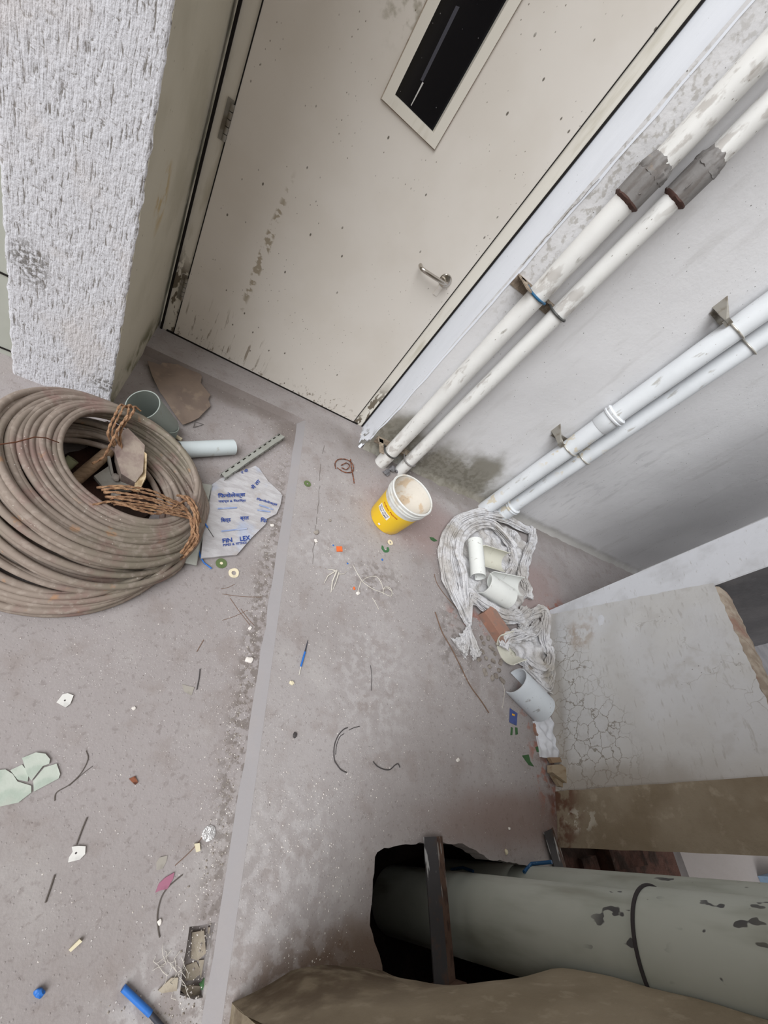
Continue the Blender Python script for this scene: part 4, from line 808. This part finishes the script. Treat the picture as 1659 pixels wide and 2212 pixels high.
# ================================================================ SACK, HALF PIPES, BRICK
def strip(m, pts, rad_, seed, flat=.55, folds=6, nn=44, crease=8):
    P = [Vector(p) for p in pts]; out = []
    for i in range(len(P) - 1):
        p0 = P[max(0, i - 1)]; p1 = P[i]; p2 = P[i + 1]; p3 = P[min(len(P) - 1, i + 2)]
        for k in range(10):
            t = k / 10; out.append(.5 * ((2 * p1) + (-p0 + p2) * t + (2 * p0 - 5 * p1 + 4 * p2 - p3) * t * t + (-p0 + 3 * p1 - 3 * p2 + p3) * t ** 3))
    out.append(P[-1]); b = len(m.v)
    rf = rad_ if callable(rad_) else (lambda t: rad_)
    def prof(a, t, i):
        s_ = out[i]; q = noise.noise(Vector((math.cos(a) * folds * .7, math.sin(a) * folds * .7, t * 3.2 + seed)))
        q2 = noise.noise(Vector((math.cos(a) * 5, math.sin(a) * 5, t * 11 + seed * 3)))
        q3 = abs(noise.noise(Vector((math.cos(a) * 3.4 + seed, math.sin(a) * 3.4, t * 5.5))))
        return 1 + .8 * (1 - abs(q) * 3.2) * .6 - .3 + .35 * q2 - .55 * max(0, .22 - q3) * 4 * .5
    m.tube(out, rf, nn, prof=prof)
    for i in range(b, len(m.v)):
        k = min(len(out) - 1, (i - b) // nn); c = out[k]; v = m.v[i]; v.z = c.z + (v.z - c.z) * flat
        v.z = max(v.z, .001 + .002 * noise.noise(v * 60)) 
    # crisp crease ridges riding on the big roll
    rr_ = random.Random(seed * 7 + 1)
    for q in range(crease):
        k0 = rr_.randrange(0, max(1, len(out) // 3)); k1 = min(len(out) - 1, k0 + int(len(out) * rr_.uniform(.35, .8))); off = rr_.uniform(-.85, .85); pth = []
        for k in range(k0, k1 + 1):
            a = out[max(0, k - 1)]; b2 = out[min(len(out) - 1, k + 1)]; tn = (b2 - a).normalized(); sd_ = Vector((-tn.y, tn.x, 0)); t_ = k / (len(out) - 1); rad0 = rf(t_)
            o_ = off + .35 * noise.noise(Vector((t_ * 6, q * 3.1, seed))); hgt = math.sqrt(max(.02, 1 - o_ * o_)) * rad0 * flat * .98
            p_ = out[k] + sd_ * (o_ * rad0) + Vector((0, 0, hgt)); pth.append(Vector((p_.x, p_.y, max(.004, p_.z))))
        if len(pth) > 3: m.tube(pth, lambda t: .0015 + .0045 * math.sin(math.pi * min(1, max(0, t))), 8)
    return m
def f0(px, py, z=0): return at(px, py, z)
sack = thing('cloth_sack', 'grimy white cloth sack heaped around pipe offcuts, knotted at one end', 'sack', f0(1050, 1230))
m = M()
strip(m, [f0(1012, 1352, .015), f0(1000, 1325, .02), f0(975, 1270, .03), f0(962, 1210, .03), f0(968, 1160, .035), f0(995, 1125, .035), f0(1040, 1112, .035), f0(1085, 1118, .035), f0(1125, 1138, .03), f0(1152, 1150, .02)], lambda t: .012 + .034 * min(1, t * 4) * (1 - .6 * max(0, t - .8) * 5 * .8), 1)
strip(m, [f0(1015, 1345, .03), f0(1004, 1300, .035), f0(995, 1240, .045), f0(985, 1190, .05), f0(998, 1150, .05), f0(1030, 1130, .05), f0(1065, 1135, .05), f0(1095, 1165, .05), f0(1110, 1185, .05)], lambda t: .010 + .035 * min(1, t * 4), 5)
strip(m, [f0(1150, 1142, .02), f0(1150, 1170, .03), f0(1138, 1200, .04), f0(1128, 1240, .04), f0(1140, 1270, .03), f0(1142, 1292, .02)], .036, 9)
strip(m, [f0(1110, 1150, .03), f0(1105, 1180, .04), f0(1110, 1215, .04), f0(1095, 1245, .03)], .034, 12)
strip(m, [f0(1014, 1350, .02), f0(1012, 1290, .03), f0(1024, 1292, .035), f0(1050, 1310, .03), f0(1085, 1330, .03), f0(1118, 1335, .03), f0(1140, 1320, .03)], lambda t: .012 + .03 * min(1, t * 5), 14)
part('sack_body', m, m_cloth, sack, 70)
m = M(); strip(m, [f0(1016, 1352, .018), f0(1012, 1348, .018)], .014, 3); strip(m, [f0(1014, 1352, .012), f0(1006, 1375, .012), f0(998, 1392, .01), f0(990, 1402, .006)], lambda t: .010 + .052 * t, 21, .35); strip(m, [f0(1014, 1354, .012), f0(1020, 1380, .012), f0(1026, 1405, .01), f0(1030, 1416, .004)], lambda t: .010 + .036 * t, 24, .35)
part('knotted_end', m, m_cloth, sack, 70)
ol = [f0(*p, .012) for p in ((975, 1190), (1000, 1140), (1060, 1125), (1110, 1145), (1140, 1180), (1142, 1240), (1138, 1290), (1110, 1325), (1060, 1318), (1015, 1295), (985, 1250))]
m = sheet(ol, lambda v: .004, .004, .022, 22, n=24, seed=11); part('inner_cloth', m, m_cloth, sack, 70)
rag = thing('cloth_rag', 'crumpled grimy cloth rag with rust stain against the low wall', 'rag', f0(1150, 1400))
m = M()
strip(m, [f0(1130, 1340, .02), f0(1155, 1325, .03), f0(1175, 1320, .05), f0(1180, 1345, .05), f0(1175, 1380, .04), f0(1185, 1410, .03)], .036, 31)
strip(m, [f0(1088, 1400, .03), f0(1095, 1380, .045), f0(1125, 1372, .05), f0(1150, 1365, .045), f0(1165, 1345, .04)], .034, 34)
strip(m, [f0(1120, 1345, .02), f0(1135, 1352, .03), f0(1125, 1365, .03)], .026, 36)
strip(m, [f0(1130, 1420, .03), f0(1150, 1440, .03), f0(1175, 1450, .03), f0(1190, 1425, .04), f0(1185, 1395, .04)], .034, 38)
strip(m, [f0(1132, 1440, .02), f0(1155, 1462, .02), f0(1180, 1485, .018), f0(1190, 1470, .02), f0(1195, 1445, .03)], .024, 40)
ol = [f0(*p, .01) for p in ((1095, 1385), (1130, 1362), (1170, 1350), (1190, 1390), (1195, 1440), (1180, 1480), (1140, 1450), (1115, 1430))]
t1 = sheet(ol, lambda v: .01, .004, .03, 16, n=20, seed=15); m.add(t1.v, t1.f)
for i, v in enumerate(m.v):
    dd_ = (v - P0).dot(NV) - .02
    if dd_ < 0: m.v[i] = v - NV * dd_
part('rag_cloth', m, m_cloth, rag, 70)
m = M(); m.pipe(f0(1100, 1402, .08), f0(1128, 1392, .09), .085, .005, 24, math.radians(-80), math.radians(80), up0=ray(1100, 1400)); single('pipe_collar', m, m_creampvc, 'curved cream pipe collar edge poking out under the rag', 'pipe offcut', smooth=40)
def halfpipe(pa, pb, za, zb, r, side, span, mat, label, t=.004, group='cut half-pipe pieces', tw=0):
    A = at(*pa, za); B = at(*pb, zb); m = M(); h_ = math.radians(span / 2); v = ray((pa[0] + pb[0]) / 2, (pa[1] + pb[1]) / 2).normalized() * side
    ax = (B - A).normalized(); v = Matrix.Rotation(math.radians(tw), 3, ax) @ v
    m.pipe(A, B, r, t, 30, -h_, h_, up0=v); return single('half_pipe', m, mat, label, 'pipe offcut', group, smooth=40)
halfpipe((1026, 1168), (1033, 1246), .10, .08, .047, -1, 290, m_whitepvc, 'narrow white rolled pipe piece at the left inside the sack', tw=-60)
halfpipe((1046, 1200), (1100, 1216), .125, .12, .066, 1, 165, m_creampvc, 'cream half pipe lying hollow side up inside the sack')
halfpipe((1044, 1258), (1098, 1292), .07, .06, .07, -1, 175, m_whitepvc, 'white half pipe lying round side up at the front of the sack')
halfpipe((1070, 1256), (1136, 1268), .115, .11, .062, 1, 150, m_whitepvc, 'white half pipe hollow side up behind the front one in the sack')
halfpipe((1112, 1470), (1172, 1531), .06, .05, .077, -1, 250, m_halfpvc, 'large pale split pipe lying below the rag by the low wall', t=.005, tw=-45)
m = M(); m.box(f0(1070, 1350, .028), (.105, .2, .055), math.radians(38)); m.rough(.003, 30); single('red_brick', m, m_brick, 'dusty red brick between the sack and the rag', 'brick', smooth=25)
m = M(); m.tube([f0(1184, 1493, .02), f0(1194, 1498, .02)], .004, 8); single('metal_tip', m, m_whitecard, 'small shiny metal tip at the rag edge by the wall', 'metal piece')
m = M()
for k, (x, y) in enumerate(((1045, 1390), (1055, 1378), (1062, 1400), (1070, 1412), (1042, 1408), (1075, 1392), (1050, 1422), (1066, 1428), (1082, 1430), (1058, 1440), (1035, 1425), (1048, 1452), (1078, 1448), (1064, 1465), (1085, 1470), (1040, 1378), (1072, 1460))): lump(m, f0(x, y, .005), (.013 + .006 * (k % 3), .013, .009), 2, .7, seed=k, sq=.8)
single('rubble', m, m_greychip, 'scatter of grey mortar rubble between the brick and split pipe', 'rubble', kind='stuff', smooth=20)
m = M(); lump(m, f0(1145, 1442, .03), (.025, .018, .014), 2, seed=5, sq=.8); single('mortar_stone', m, m_greychip, 'angular mortar stone beside the top of the split pipe', 'stone', smooth=25)
# broken plaster fillet at the wall foot
m = M(); o = [f0(*p, .03) for p in ((1160, 1556), (1195, 1548), (1205, 1600), (1212, 1640), (1176, 1634), (1172, 1610), (1168, 1590))]
m = sheet([p - Vector((0, 0, .012)) for p in o], lambda v: 0, .018, .022, 26, n=14, seed=2); single('plaster_fillet', m, m_whitecol, 'broken white plaster fillet at the foot of the low wall', 'plaster', smooth=30)
t_ = thing('wood_offcut', 'pale wooden offcut lying by the brown pier', 'wood', f0(1215, 1680))
m = M(); m.prism([f0(1193, 1652, .05), f0(1213, 1651, .05), f0(1225, 1660, .05), f0(1234, 1685, .05), f0(1236, 1700, .05), f0(1220, 1688, .05), f0(1193, 1668, .05)], (0, 0, -.03)); part('board', m, m_woodlight, t_, 20)
m = M(); m.prism([f0(1194, 1674, .03), f0(1214, 1690, .03), f0(1240, 1703, .03), f0(1234, 1707, .03), f0(1210, 1698, .03)], (0, 0, -.02)); single('wood_sliver', m, m_woodlight, 'thin wooden sliver just below the pale wooden offcut', 'wood', smooth=20)
m = M(); m.prism([f0(1188, 1636, .03), f0(1210, 1636, .03), f0(1214, 1646, .03), f0(1194, 1648, .03)], (0, 0, -.02)); single('wood_sliver', m, m_wood, 'brown wood scrap above the pale offcut, below the plaster fillet', 'wood', smooth=20)

# ================================================================ SMALL LITTER
def wire(name, pts, r, mat, label, cat, z=0., group=None, low=False):
    m = M(); P = [at(x, y, (LOW if low else 0) + r + z) for x, y in pts]; rope_pts = []
    for i in range(len(P) - 1):
        p0 = P[max(0, i - 1)]; p1 = P[i]; p2 = P[i + 1]; p3 = P[min(len(P) - 1, i + 2)]
        for k in range(6):
            t = k / 6; rope_pts.append(.5 * ((2 * p1) + (-p0 + p2) * t + (2 * p0 - 5 * p1 + 4 * p2 - p3) * t * t + (-p0 + 3 * p1 - 3 * p2 + p3) * t ** 3))
    rope_pts.append(P[-1]); m.tube(rope_pts, r, 7); return single(name, m, mat, label, cat, group, smooth=60)
def flake(name, pts, mat, label, cat, th=.003, low=False, z=0., amp=.001, group=None):
    m = M(); m.prism([at(x, y, (LOW if low else 0) + th + z) for x, y in pts], (0, 0, -th)); m.rough(amp, 40); return single(name, m, mat, label, cat, group, smooth=20)
m = M(); rope(m, [f0(725, 1012, .006), f0(724, 1000, .006), f0(732, 992, .006), f0(750, 993, .008), f0(762, 1003, .01), f0(762, 1018, .008), f0(745, 1020, .006), f0(728, 1010, .006)], .003); rope(m, [f0(737, 1005, .008), f0(748, 1000, .01), f0(755, 1006, .01), f0(748, 1014, .008), f0(738, 1010, .008)], .003); rope(m, [f0(757, 992, .008), f0(760, 1015, .01), f0(763, 1030, .004), f0(765, 1044, .003)], .0035)
single('rope_scrap', m, m_rustscrap, 'curled rusty rope scrap on the floor left of the bucket', 'rope', smooth=60)
m = M(); lump(m, f0(836, 1020, .014), (.026, .02, .014), 3, .6, seed=3); lump(m, f0(848, 1012, .02), (.024, .018, .016), 3, .6, seed=8); lump(m, f0(858, 1018, .012), (.015, .012, .01), 2, .6, seed=12); single('rag_lump', m, m_grey, 'dark grey rag lump between the pipe foot and the bucket', 'rag', smooth=50)
wire('cord_scrap', [(762, 1220), (770, 1235), (783, 1256), (790, 1262), (805, 1272), (828, 1281), (843, 1288), (847, 1280), (842, 1270), (832, 1268), (828, 1275), (828, 1284)], .0018, m_cord, 'white plastic cord loop on the floor below the bucket', 'cord')
wire('cord_scrap', [(783, 1256), (790, 1249), (805, 1245), (815, 1247), (824, 1260), (828, 1272), (836, 1270), (845, 1276)], .0018, m_cord, 'second white cord strand arching over the cord loop', 'cord')
wire('cord_scrap', [(780, 1256), (776, 1268), (773, 1277)], .0022, m_cord, 'short dangling strand left of the white cord loop', 'cord')
wire('cord_scrap', [(804, 1291), (811, 1302), (818, 1316)], .0014, m_cord, 'thin white thread just below the cord loop', 'cord')
m = M()
for (a, b, c, r) in (((728, 1232), (718, 1256), (715, 1280), .004), ((732, 1236), (726, 1256), (719, 1274), .003), ((724, 1234), (708, 1244), (700, 1260), .003), ((728, 1234), (716, 1230), (708, 1230), .003), ((730, 1240), (742, 1240), (749, 1234), .002)): m.tube([f0(*a, .005), f0(*b, .008), f0(*c, .003)], lambda t, r=r: r * (1.2 - .7 * t), 7)
single('shrivelled_husk', m, m_cord, 'shrivelled pale plastic husk left of the white cord', 'plastic scrap', smooth=60)
flake('orange_square', [(727, 1180), (739, 1180), (740, 1191), (728, 1191)], m_orange, 'small orange plastic square left of the green ring', 'plastic piece', .004)
pen = thing('blue_pen', 'blue pen-like rod with dark tip lying near the pale band', 'pen', f0(655, 1430))
m = M(); m.tube([f0(659, 1408, .004), f0(650, 1440, .004)], .0038, 10); part('blue_barrel', m, m_blue, pen, 60)
m = M(); m.tube([f0(665, 1383, .003), f0(659, 1408, .004)], lambda t: .0012 + .002 * t, 8); part('dark_tip', m, m_navy, pen, 60)
m = M(); m.tube([f0(650, 1440, .004), f0(646, 1458, .003)], .0018, 8); part('white_end', m, m_cord, pen, 60)
wire('wire_curl', [(751, 1572), (742, 1576), (730, 1590), (722, 1612), (722, 1640), (728, 1652), (737, 1663), (749, 1669)], .0019, m_blackwire, 'long curved black wire on the lower middle floor', 'wire')
wire('wire_curl', [(743, 1585), (734, 1592), (727, 1610), (725, 1630)], .0013, m_blackwire, 'thin black wire strand inside the long curved wire', 'wire')
wire('wire_curl', [(754, 1577), (765, 1572), (777, 1569)], .0013, m_blackwire, 'short black wire piece above the long curved wire', 'wire')
wire('wire_curl', [(806, 1645), (815, 1655), (830, 1662), (843, 1662), (853, 1653), (860, 1650), (864, 1658)], .0019, m_blackwire, 'frayed dark wire right of the long curved wire', 'wire')
wire('twig', [(940, 1322), (955, 1365), (975, 1400), (995, 1440), (1015, 1480), (1040, 1515), (1056, 1540)], .0026, m_twig, 'long thin twig running from the sack knot to the lower right', 'twig')
wire('twig', [(938, 1240), (945, 1262), (965, 1290), (992, 1320)], .0018, m_twig, 'thin twig along the left side of the sack', 'twig')
wire('twig', [(800, 1437), (803, 1460), (802, 1492)], .0012, m_blackwire, 'short dark stick on the middle floor', 'twig')
wire('twig', [(1085, 1475), (1090, 1495), (1085, 1530)], .0012, m_cord, 'pale thread left of the large split pipe', 'thread')
t_ = thing('snack_packet', 'torn dark blue snack packet left of the split pipe', 'packet', f0(1108, 1555))
m = M(); m.prism([f0(1102, 1530, .004), f0(1118, 1541, .004), f0(1116, 1567, .004), f0(1101, 1560, .004)], (0, 0, -.003)); part('foil', m, m_packet, t_, 20)
m = M(); m.hull8([f0(1106, 1541, .0046), f0(1112, 1543, .0046), f0(1112, 1547, .0046), f0(1106, 1545, .0046)], (0, 0, .0006)); part('yellow_mark', m, m_yellowbit, t_, 20)
flake('green_shard', [(1104, 1570), (1108, 1572), (1107, 1588), (1103, 1588)], m_leaf, 'dark green shard under the snack packet, left one', 'plastic scrap', .002)
flake('green_shard', [(1113, 1571), (1118, 1572), (1119, 1586), (1114, 1587)], m_leaf, 'dark green shard under the snack packet, right one', 'plastic scrap', .002)
flake('leaf', [(1128, 1632), (1142, 1630), (1146, 1645), (1154, 1656), (1143, 1653), (1135, 1642)], m_leaf, 'dark green leaf on the floor near the plaster fillet', 'leaf', .002)
flake('leaf', [(1157, 1614), (1168, 1610), (1175, 1618), (1174, 1626), (1160, 1624)], m_leaf, 'green weed leaf at the end of the plaster fillet', 'leaf', .002)
flake('leaf', [(928, 1160), (936, 1161), (945, 1168), (938, 1170), (931, 1166)], m_leaf, 'small green leaf between bucket and sack', 'leaf', .002)
flake('brick_scrap', [(1155, 1562), (1164, 1565), (1168, 1580), (1162, 1590), (1156, 1578)], m_brick, 'red brick scrap next to the plaster fillet', 'brick', .012)
# lower left litter
flake('green_sheet_piece', [(-20, 1665), (12, 1662), (28, 1672), (38, 1688), (68, 1697), (68, 1712), (40, 1734), (0, 1742), (-30, 1735)], m_mica, 'largest pale green broken sheet at the left edge of the photo', 'sheet', .004, True, group='broken pale green sheets')
flake('green_sheet_piece', [(48, 1637), (78, 1625), (98, 1628), (108, 1640), (106, 1650), (92, 1655), (68, 1686), (58, 1672)], m_mica, 'upper pale green broken sheet, overlapped by its neighbour', 'sheet', .004, True, .003, group='broken pale green sheets')
flake('green_sheet_piece', [(72, 1686), (95, 1658), (122, 1650), (130, 1672), (126, 1682), (74, 1710)], m_mica, 'right-hand pale green broken sheet with pointed end', 'sheet', .004, True, .001, group='broken pale green sheets')
flake('green_sheet_piece', [(22, 1664), (48, 1652), (62, 1670), (60, 1688), (38, 1684)], m_mica, 'small middle pale green sheet wedged among the others', 'sheet', .003, True, group='broken pale green sheets')
def pad(px, py, pts, hole_p, label):
    t = thing('white_pad', label, 'plastic pad', lo(px, py)); m = M(); m.prism([lo(x, y, .005) for x, y in pts], (0, 0, -.004)); part('pad_body', m, m_whitecard, t, 20)
    m = M(); c = lo(*hole_p, .0055); m.lathe([(0, 0), (.0022, 0), (.0022, -.002)], 12, mat=Matrix.Translation(c)); part('pad_hole', m, m_blackwire, t, 20)
pad(141, 1512, [(122, 1517), (135, 1500), (146, 1497), (159, 1502), (152, 1520), (142, 1528)], (140, 1513), 'white square pad with centre hole, nearer the cable coil')
pad(166, 1842, [(155, 1829), (170, 1827), (185, 1828), (184, 1845), (172, 1857), (147, 1863), (149, 1852), (157, 1840)], (164, 1843), 'white torn square pad with centre hole, further down')
m = M(); m.lathe([(0, .003), (.012, .0045), (.019, .003), (.0195, 0)], 24, mat=Matrix.Translation(lo(451, 1800))); m.rough(.0015, 120); single('foil_disc', m, m_foil, 'crumpled silver foil disc beside the kerb band', 'foil', smooth=50)
flake('stub', [(421, 1822), (431, 1821), (433, 1838), (425, 1841)], m_beige, 'small beige stub under the foil disc', 'stub', .008, True)
flake('stub', [(149, 2052), (172, 2029), (178, 2034), (153, 2057)], m_beige, 'cream stub lying alone on the lower left floor', 'stub', .01, True)
wire('bent_wire', [(394, 1890), (378, 1903), (362, 1918), (348, 1940), (340, 1975), (342, 2010), (345, 2025)], .0016, m_stick, 'bent grey metal wire curving from the pink wrapper', 'wire', low=True)
flake('pink_wrapper', [(376, 1886), (374, 1898), (362, 1920), (345, 1925), (336, 1930), (345, 1908), (356, 1895)], m_pink, 'crumpled pink wrapper beside the bent wire', 'wrapper', .004, True, amp=.003)
flake('clear_shard', [(345, 1852), (362, 1848), (360, 1860), (352, 1876), (338, 1880), (338, 1862)], m_shard, 'clear plastic shard above the pink wrapper', 'plastic scrap', .002, True)
flake('clear_shard', [(394, 1478), (420, 1485), (414, 1502), (398, 1494)], m_shard, 'clear triangular shard on the left floor below the coil', 'plastic scrap', .002, True)
bt = thing('blue_tube', 'bright blue tube at the bottom edge of the photo', 'tube', lo(300, 2165))
m = M(); m.tube([lo(266, 2134, .008), lo(325, 2190, .008)], .0068, 16); part('blue_sleeve', m, m_blue, bt, 50)
m = M(); m.tube([lo(325, 2190, .008), lo(360, 2230, .008)], .0055, 16); part('grey_end', m, m_navy, bt, 50)
m = M(); lump(m, lo(85, 2144, .006), (.010, .007, .007), 3, .5, seed=2); single('plastic_plug', m, m_blue, 'small blue plastic plug at the lower left', 'plastic piece', smooth=50)
flake('orange_scrap', [(279, 1682), (292, 1676), (298, 1690), (292, 1695), (285, 1688)], m_rustscrap, 'tiny rusty orange leaf scrap on the left floor', 'leaf scrap', .004, True)
wire('stick', [(188, 1766), (178, 1790), (165, 1825)], .0018, m_stick, 'dark stick above the torn white pad', 'stick', low=True)
wire('stick', [(118, 1890), (110, 1915), (98, 1950)], .0018, m_stick, 'dark stick below left of the torn white pad', 'stick', low=True)
wire('stick', [(186, 1622), (190, 1640), (175, 1670), (150, 1695), (122, 1712), (118, 1730)], .0012, m_stick, 'dark forked twig right of the pale green sheets', 'twig', low=True)
wire('stick', [(200, 1655), (178, 1672), (150, 1697)], .0009, m_stick, 'side branch of the forked twig right of the green sheets', 'twig', low=True)
wire('stick', [(432, 1445), (430, 1465), (425, 1490)], .0018, m_blackwire, 'short dark stick above the clear triangular shard', 'stick', low=True)
wire('stick', [(454, 1785), (420, 1830), (378, 1870)], .001, m_twig, 'thin grass stem running down from the foil disc', 'stem', low=True)
wire('stick', [(440, 1382), (425, 1408)], .0012, m_twig, 'short dark stem on the floor below the coil', 'stem', low=True)
for k, (a, b) in enumerate((((480, 1283), (565, 1290)), ((497, 1292), (540, 1350)), ((480, 1340), (535, 1318)), ((478, 1272), (507, 1262)), ((520, 1315), (548, 1350)))):
    wire('grass_stem', [a, ((a[0] + b[0]) / 2, (a[1] + b[1]) / 2 + 2), b], .0009, m_twig, 'dry grass stem in the tangle below the cream washer', 'grass stem', low=True, group='dry stems below the cream washer')
m = M()
for k in range(16):
    a = (random.uniform(335, 400), random.uniform(2040, 2130)); pts = [a]
    for j in range(4): pts.append((pts[-1][0] + random.uniform(-12, 12), pts[-1][1] + random.uniform(2, 16)))
    m.tube([lo(x, y, .003 + random.uniform(0, .006)) for x, y in pts], .00055, 5)
single('fibre_tangle', m, m_cord, 'tangle of white fibres left of the drain pocket', 'fibres', kind='stuff', smooth=60)
# rubble in the drain pocket
for k, (pts, z, mat, lb) in enumerate((([(415, 2015), (440, 2010), (444, 2060), (428, 2075), (412, 2070)], -.036, m_pocket, 'left upper slab in the broken drain pocket'), ([(452, 2003), (464, 2001), (462, 2080), (450, 2085)], -.034, m_pocket, 'narrow right slab in the broken drain pocket'),
        ([(402, 2085), (425, 2078), (436, 2100), (418, 2118), (400, 2120)], -.042, m_pocket, 'lower left slab in the broken drain pocket'), ([(430, 2075), (450, 2072), (448, 2108), (434, 2112)], -.040, m_pocket, 'middle pinkish slab in the broken drain pocket'), ([(392, 2140), (412, 2130), (450, 2132), (458, 2142), (440, 2152), (405, 2152)], -.030, m_pocket, 'rounded slab at the bottom of the drain pocket'))):
    m = M(); m.prism([lo(x, y, z) for x, y in pts], (0, 0, -.025)); m.rough(.003, 40); single('stone_slab', m, mat, lb, 'stone slab', 'slabs in the drain pocket', smooth=25)
m = M(); lump(m, lo(446, 2118, -.012), (.016, .012, .008), 2, .5, seed=3); single('moss_clump', m, m_leaf, 'small green moss clump in the drain pocket', 'moss', smooth=50)
flake('mortar_flake', [(342, 2140), (370, 2112), (385, 2112), (382, 2140), (350, 2146)], m_pocket, 'pinkish mortar flake left of the drain pocket', 'mortar', .006, True)

# single chips one can point at
ch = [(684, 1150, 9, 0, 'grey stone chip on the crack between bag and bucket', m_greychip), (682, 1168, 7, 0, 'pointed white chip just below the grey stone chip', m_chip), (588, 1135, 6, 1, 'white chip by the lower right edge of the film bag', m_chip),
      (713, 1124, 5, 0, 'small grey chip left of the yellow bucket', m_greychip), (538, 1425, 9, 1, 'white stone at the kerb foot left of the blue pen', m_chip), (540, 1357, 5, 1, 'small white chip at the kerb foot below the washer', m_chip),
      (630, 1475, 6, 0, 'cream chip below the blue pen', m_beige), (989, 1642, 6, 0, 'pale square chip on the lower right floor', m_chip), (1094, 1840, 6, 0, 'ochre chip on the shaded floor above the drain pipe', m_beige),
      (1100, 1790, 4, 0, 'slim pale chip on the shaded floor near the angle bar', m_chip), (637, 1588, 6, 0, 'dark pebble at left of the curved wire', m_blackwire), (289, 1530, 4, 1, 'tiny white chip on the left floor', m_chip),
      (774, 1281, 7, 0, 'whitish crumb under the white cord', m_chip), (765, 1271, 5, 0, 'tiny rust-red crumb by the white cord', m_orange), (720, 1178, 3, 0, 'tiny blue crumb above the orange square', m_blue), (826, 1209, 4, 0, 'tiny blue crumb below the green ring', m_blue), (751, 1217, 3, 0, 'tiny blue crumb between orange square and cord', m_blue), (780, 938, 4, 0, 'tiny white plaster crumb by the door corner', m_chip), (345, 1992, 4, 1, 'small white crumb near the bent wire', m_chip)]
for k, (x, y, s_, l_, lb, mt) in enumerate(ch):
    z = LOW if l_ else 0; m = M(); r = s_ * .0011 * (H / 1.5) * 1.6; lump(m, at(x, y, z + r * .3), (r, r * .8, r * .45), 2, .6, seed=k + 20, sq=.85); single('stone_chip', m, mt, lb, 'chip', smooth=30)
# uncountable fine grit
def grit(n, region, seed, mat, label, low, rmin=.0008, rmax=.0028):
    rnd = random.Random(seed); m = M(); k = 0
    while k < n:
        reg = rnd.choice(region); x = rnd.gauss(reg[0], reg[2]); y = rnd.gauss(reg[1], reg[3]); 
        if low and not (-1.2 < x < XL - .01 and -.9 < y < YL): continue
        if not low and (x < XK + .005 or y > 1.83 or x > 2.0 + .3 * y or y < -.33 or (.93 < x < 2 and y < -.07)): continue
        z = LOW if low else 0; r = rmin + (rmax - rmin) * rnd.random() ** 3
        a = rnd.random() * 6.28; P = [Vector((x + r * math.cos(a + q * 1.57 + rnd.uniform(-.4, .4)) * rnd.uniform(.7, 1.3), y + r * math.sin(a + q * 1.57) * rnd.uniform(.7, 1.3), z)) for q in range(4)]
        top = Vector((x, y, z + r * .9)); m.add(P + [top], [(0, 1, 4), (1, 2, 4), (2, 3, 4), (3, 0, 4)]); k += 1
    return single('grit', m, mat, label, 'grit', kind='stuff', smooth=0)
grit(2600, [(1.0, .5, .3, .5), (1.2, 1.3, .4, .4), (.8, .9, .2, .4), (.75, -.1, .12, .2), (1.55, .6, .15, .25)], 1, m_chip, 'fine pale grit over the raised floor', False)
grit(1500, [(.1, .4, .4, .5), (.43, .6, .03, .5), (.44, -.1, .03, .4), (.3, 1.5, .15, .3)], 2, m_chip, 'fine pale grit over the sunken floor', True, .0008, .0026)
grit(900, [(.45, .5, .02, .5), (.44, 0, .02, .4), (.44, 1.6, .04, .1), (.40, -.42, .06, .06)], 3, m_greychip, 'brown dirt crumbs along the kerb foot', True, .0012, .004)
grit(700, [(1.55, .7, .1, .2), (1.9, .15, .05, .2), (.9, .95, .15, .1), (1.0, 1.7, .1, .08)], 4, m_greychip, 'brown dirt crumbs near the sack and wall foot', False, .0012, .004)
# things beyond the opening
m = M(); m.box((4.45, -.48, -.1), (.34, .14, .12)); single('blue_box', m, m_bluebox, 'pale blue box glimpsed beyond the brown pier', 'box')
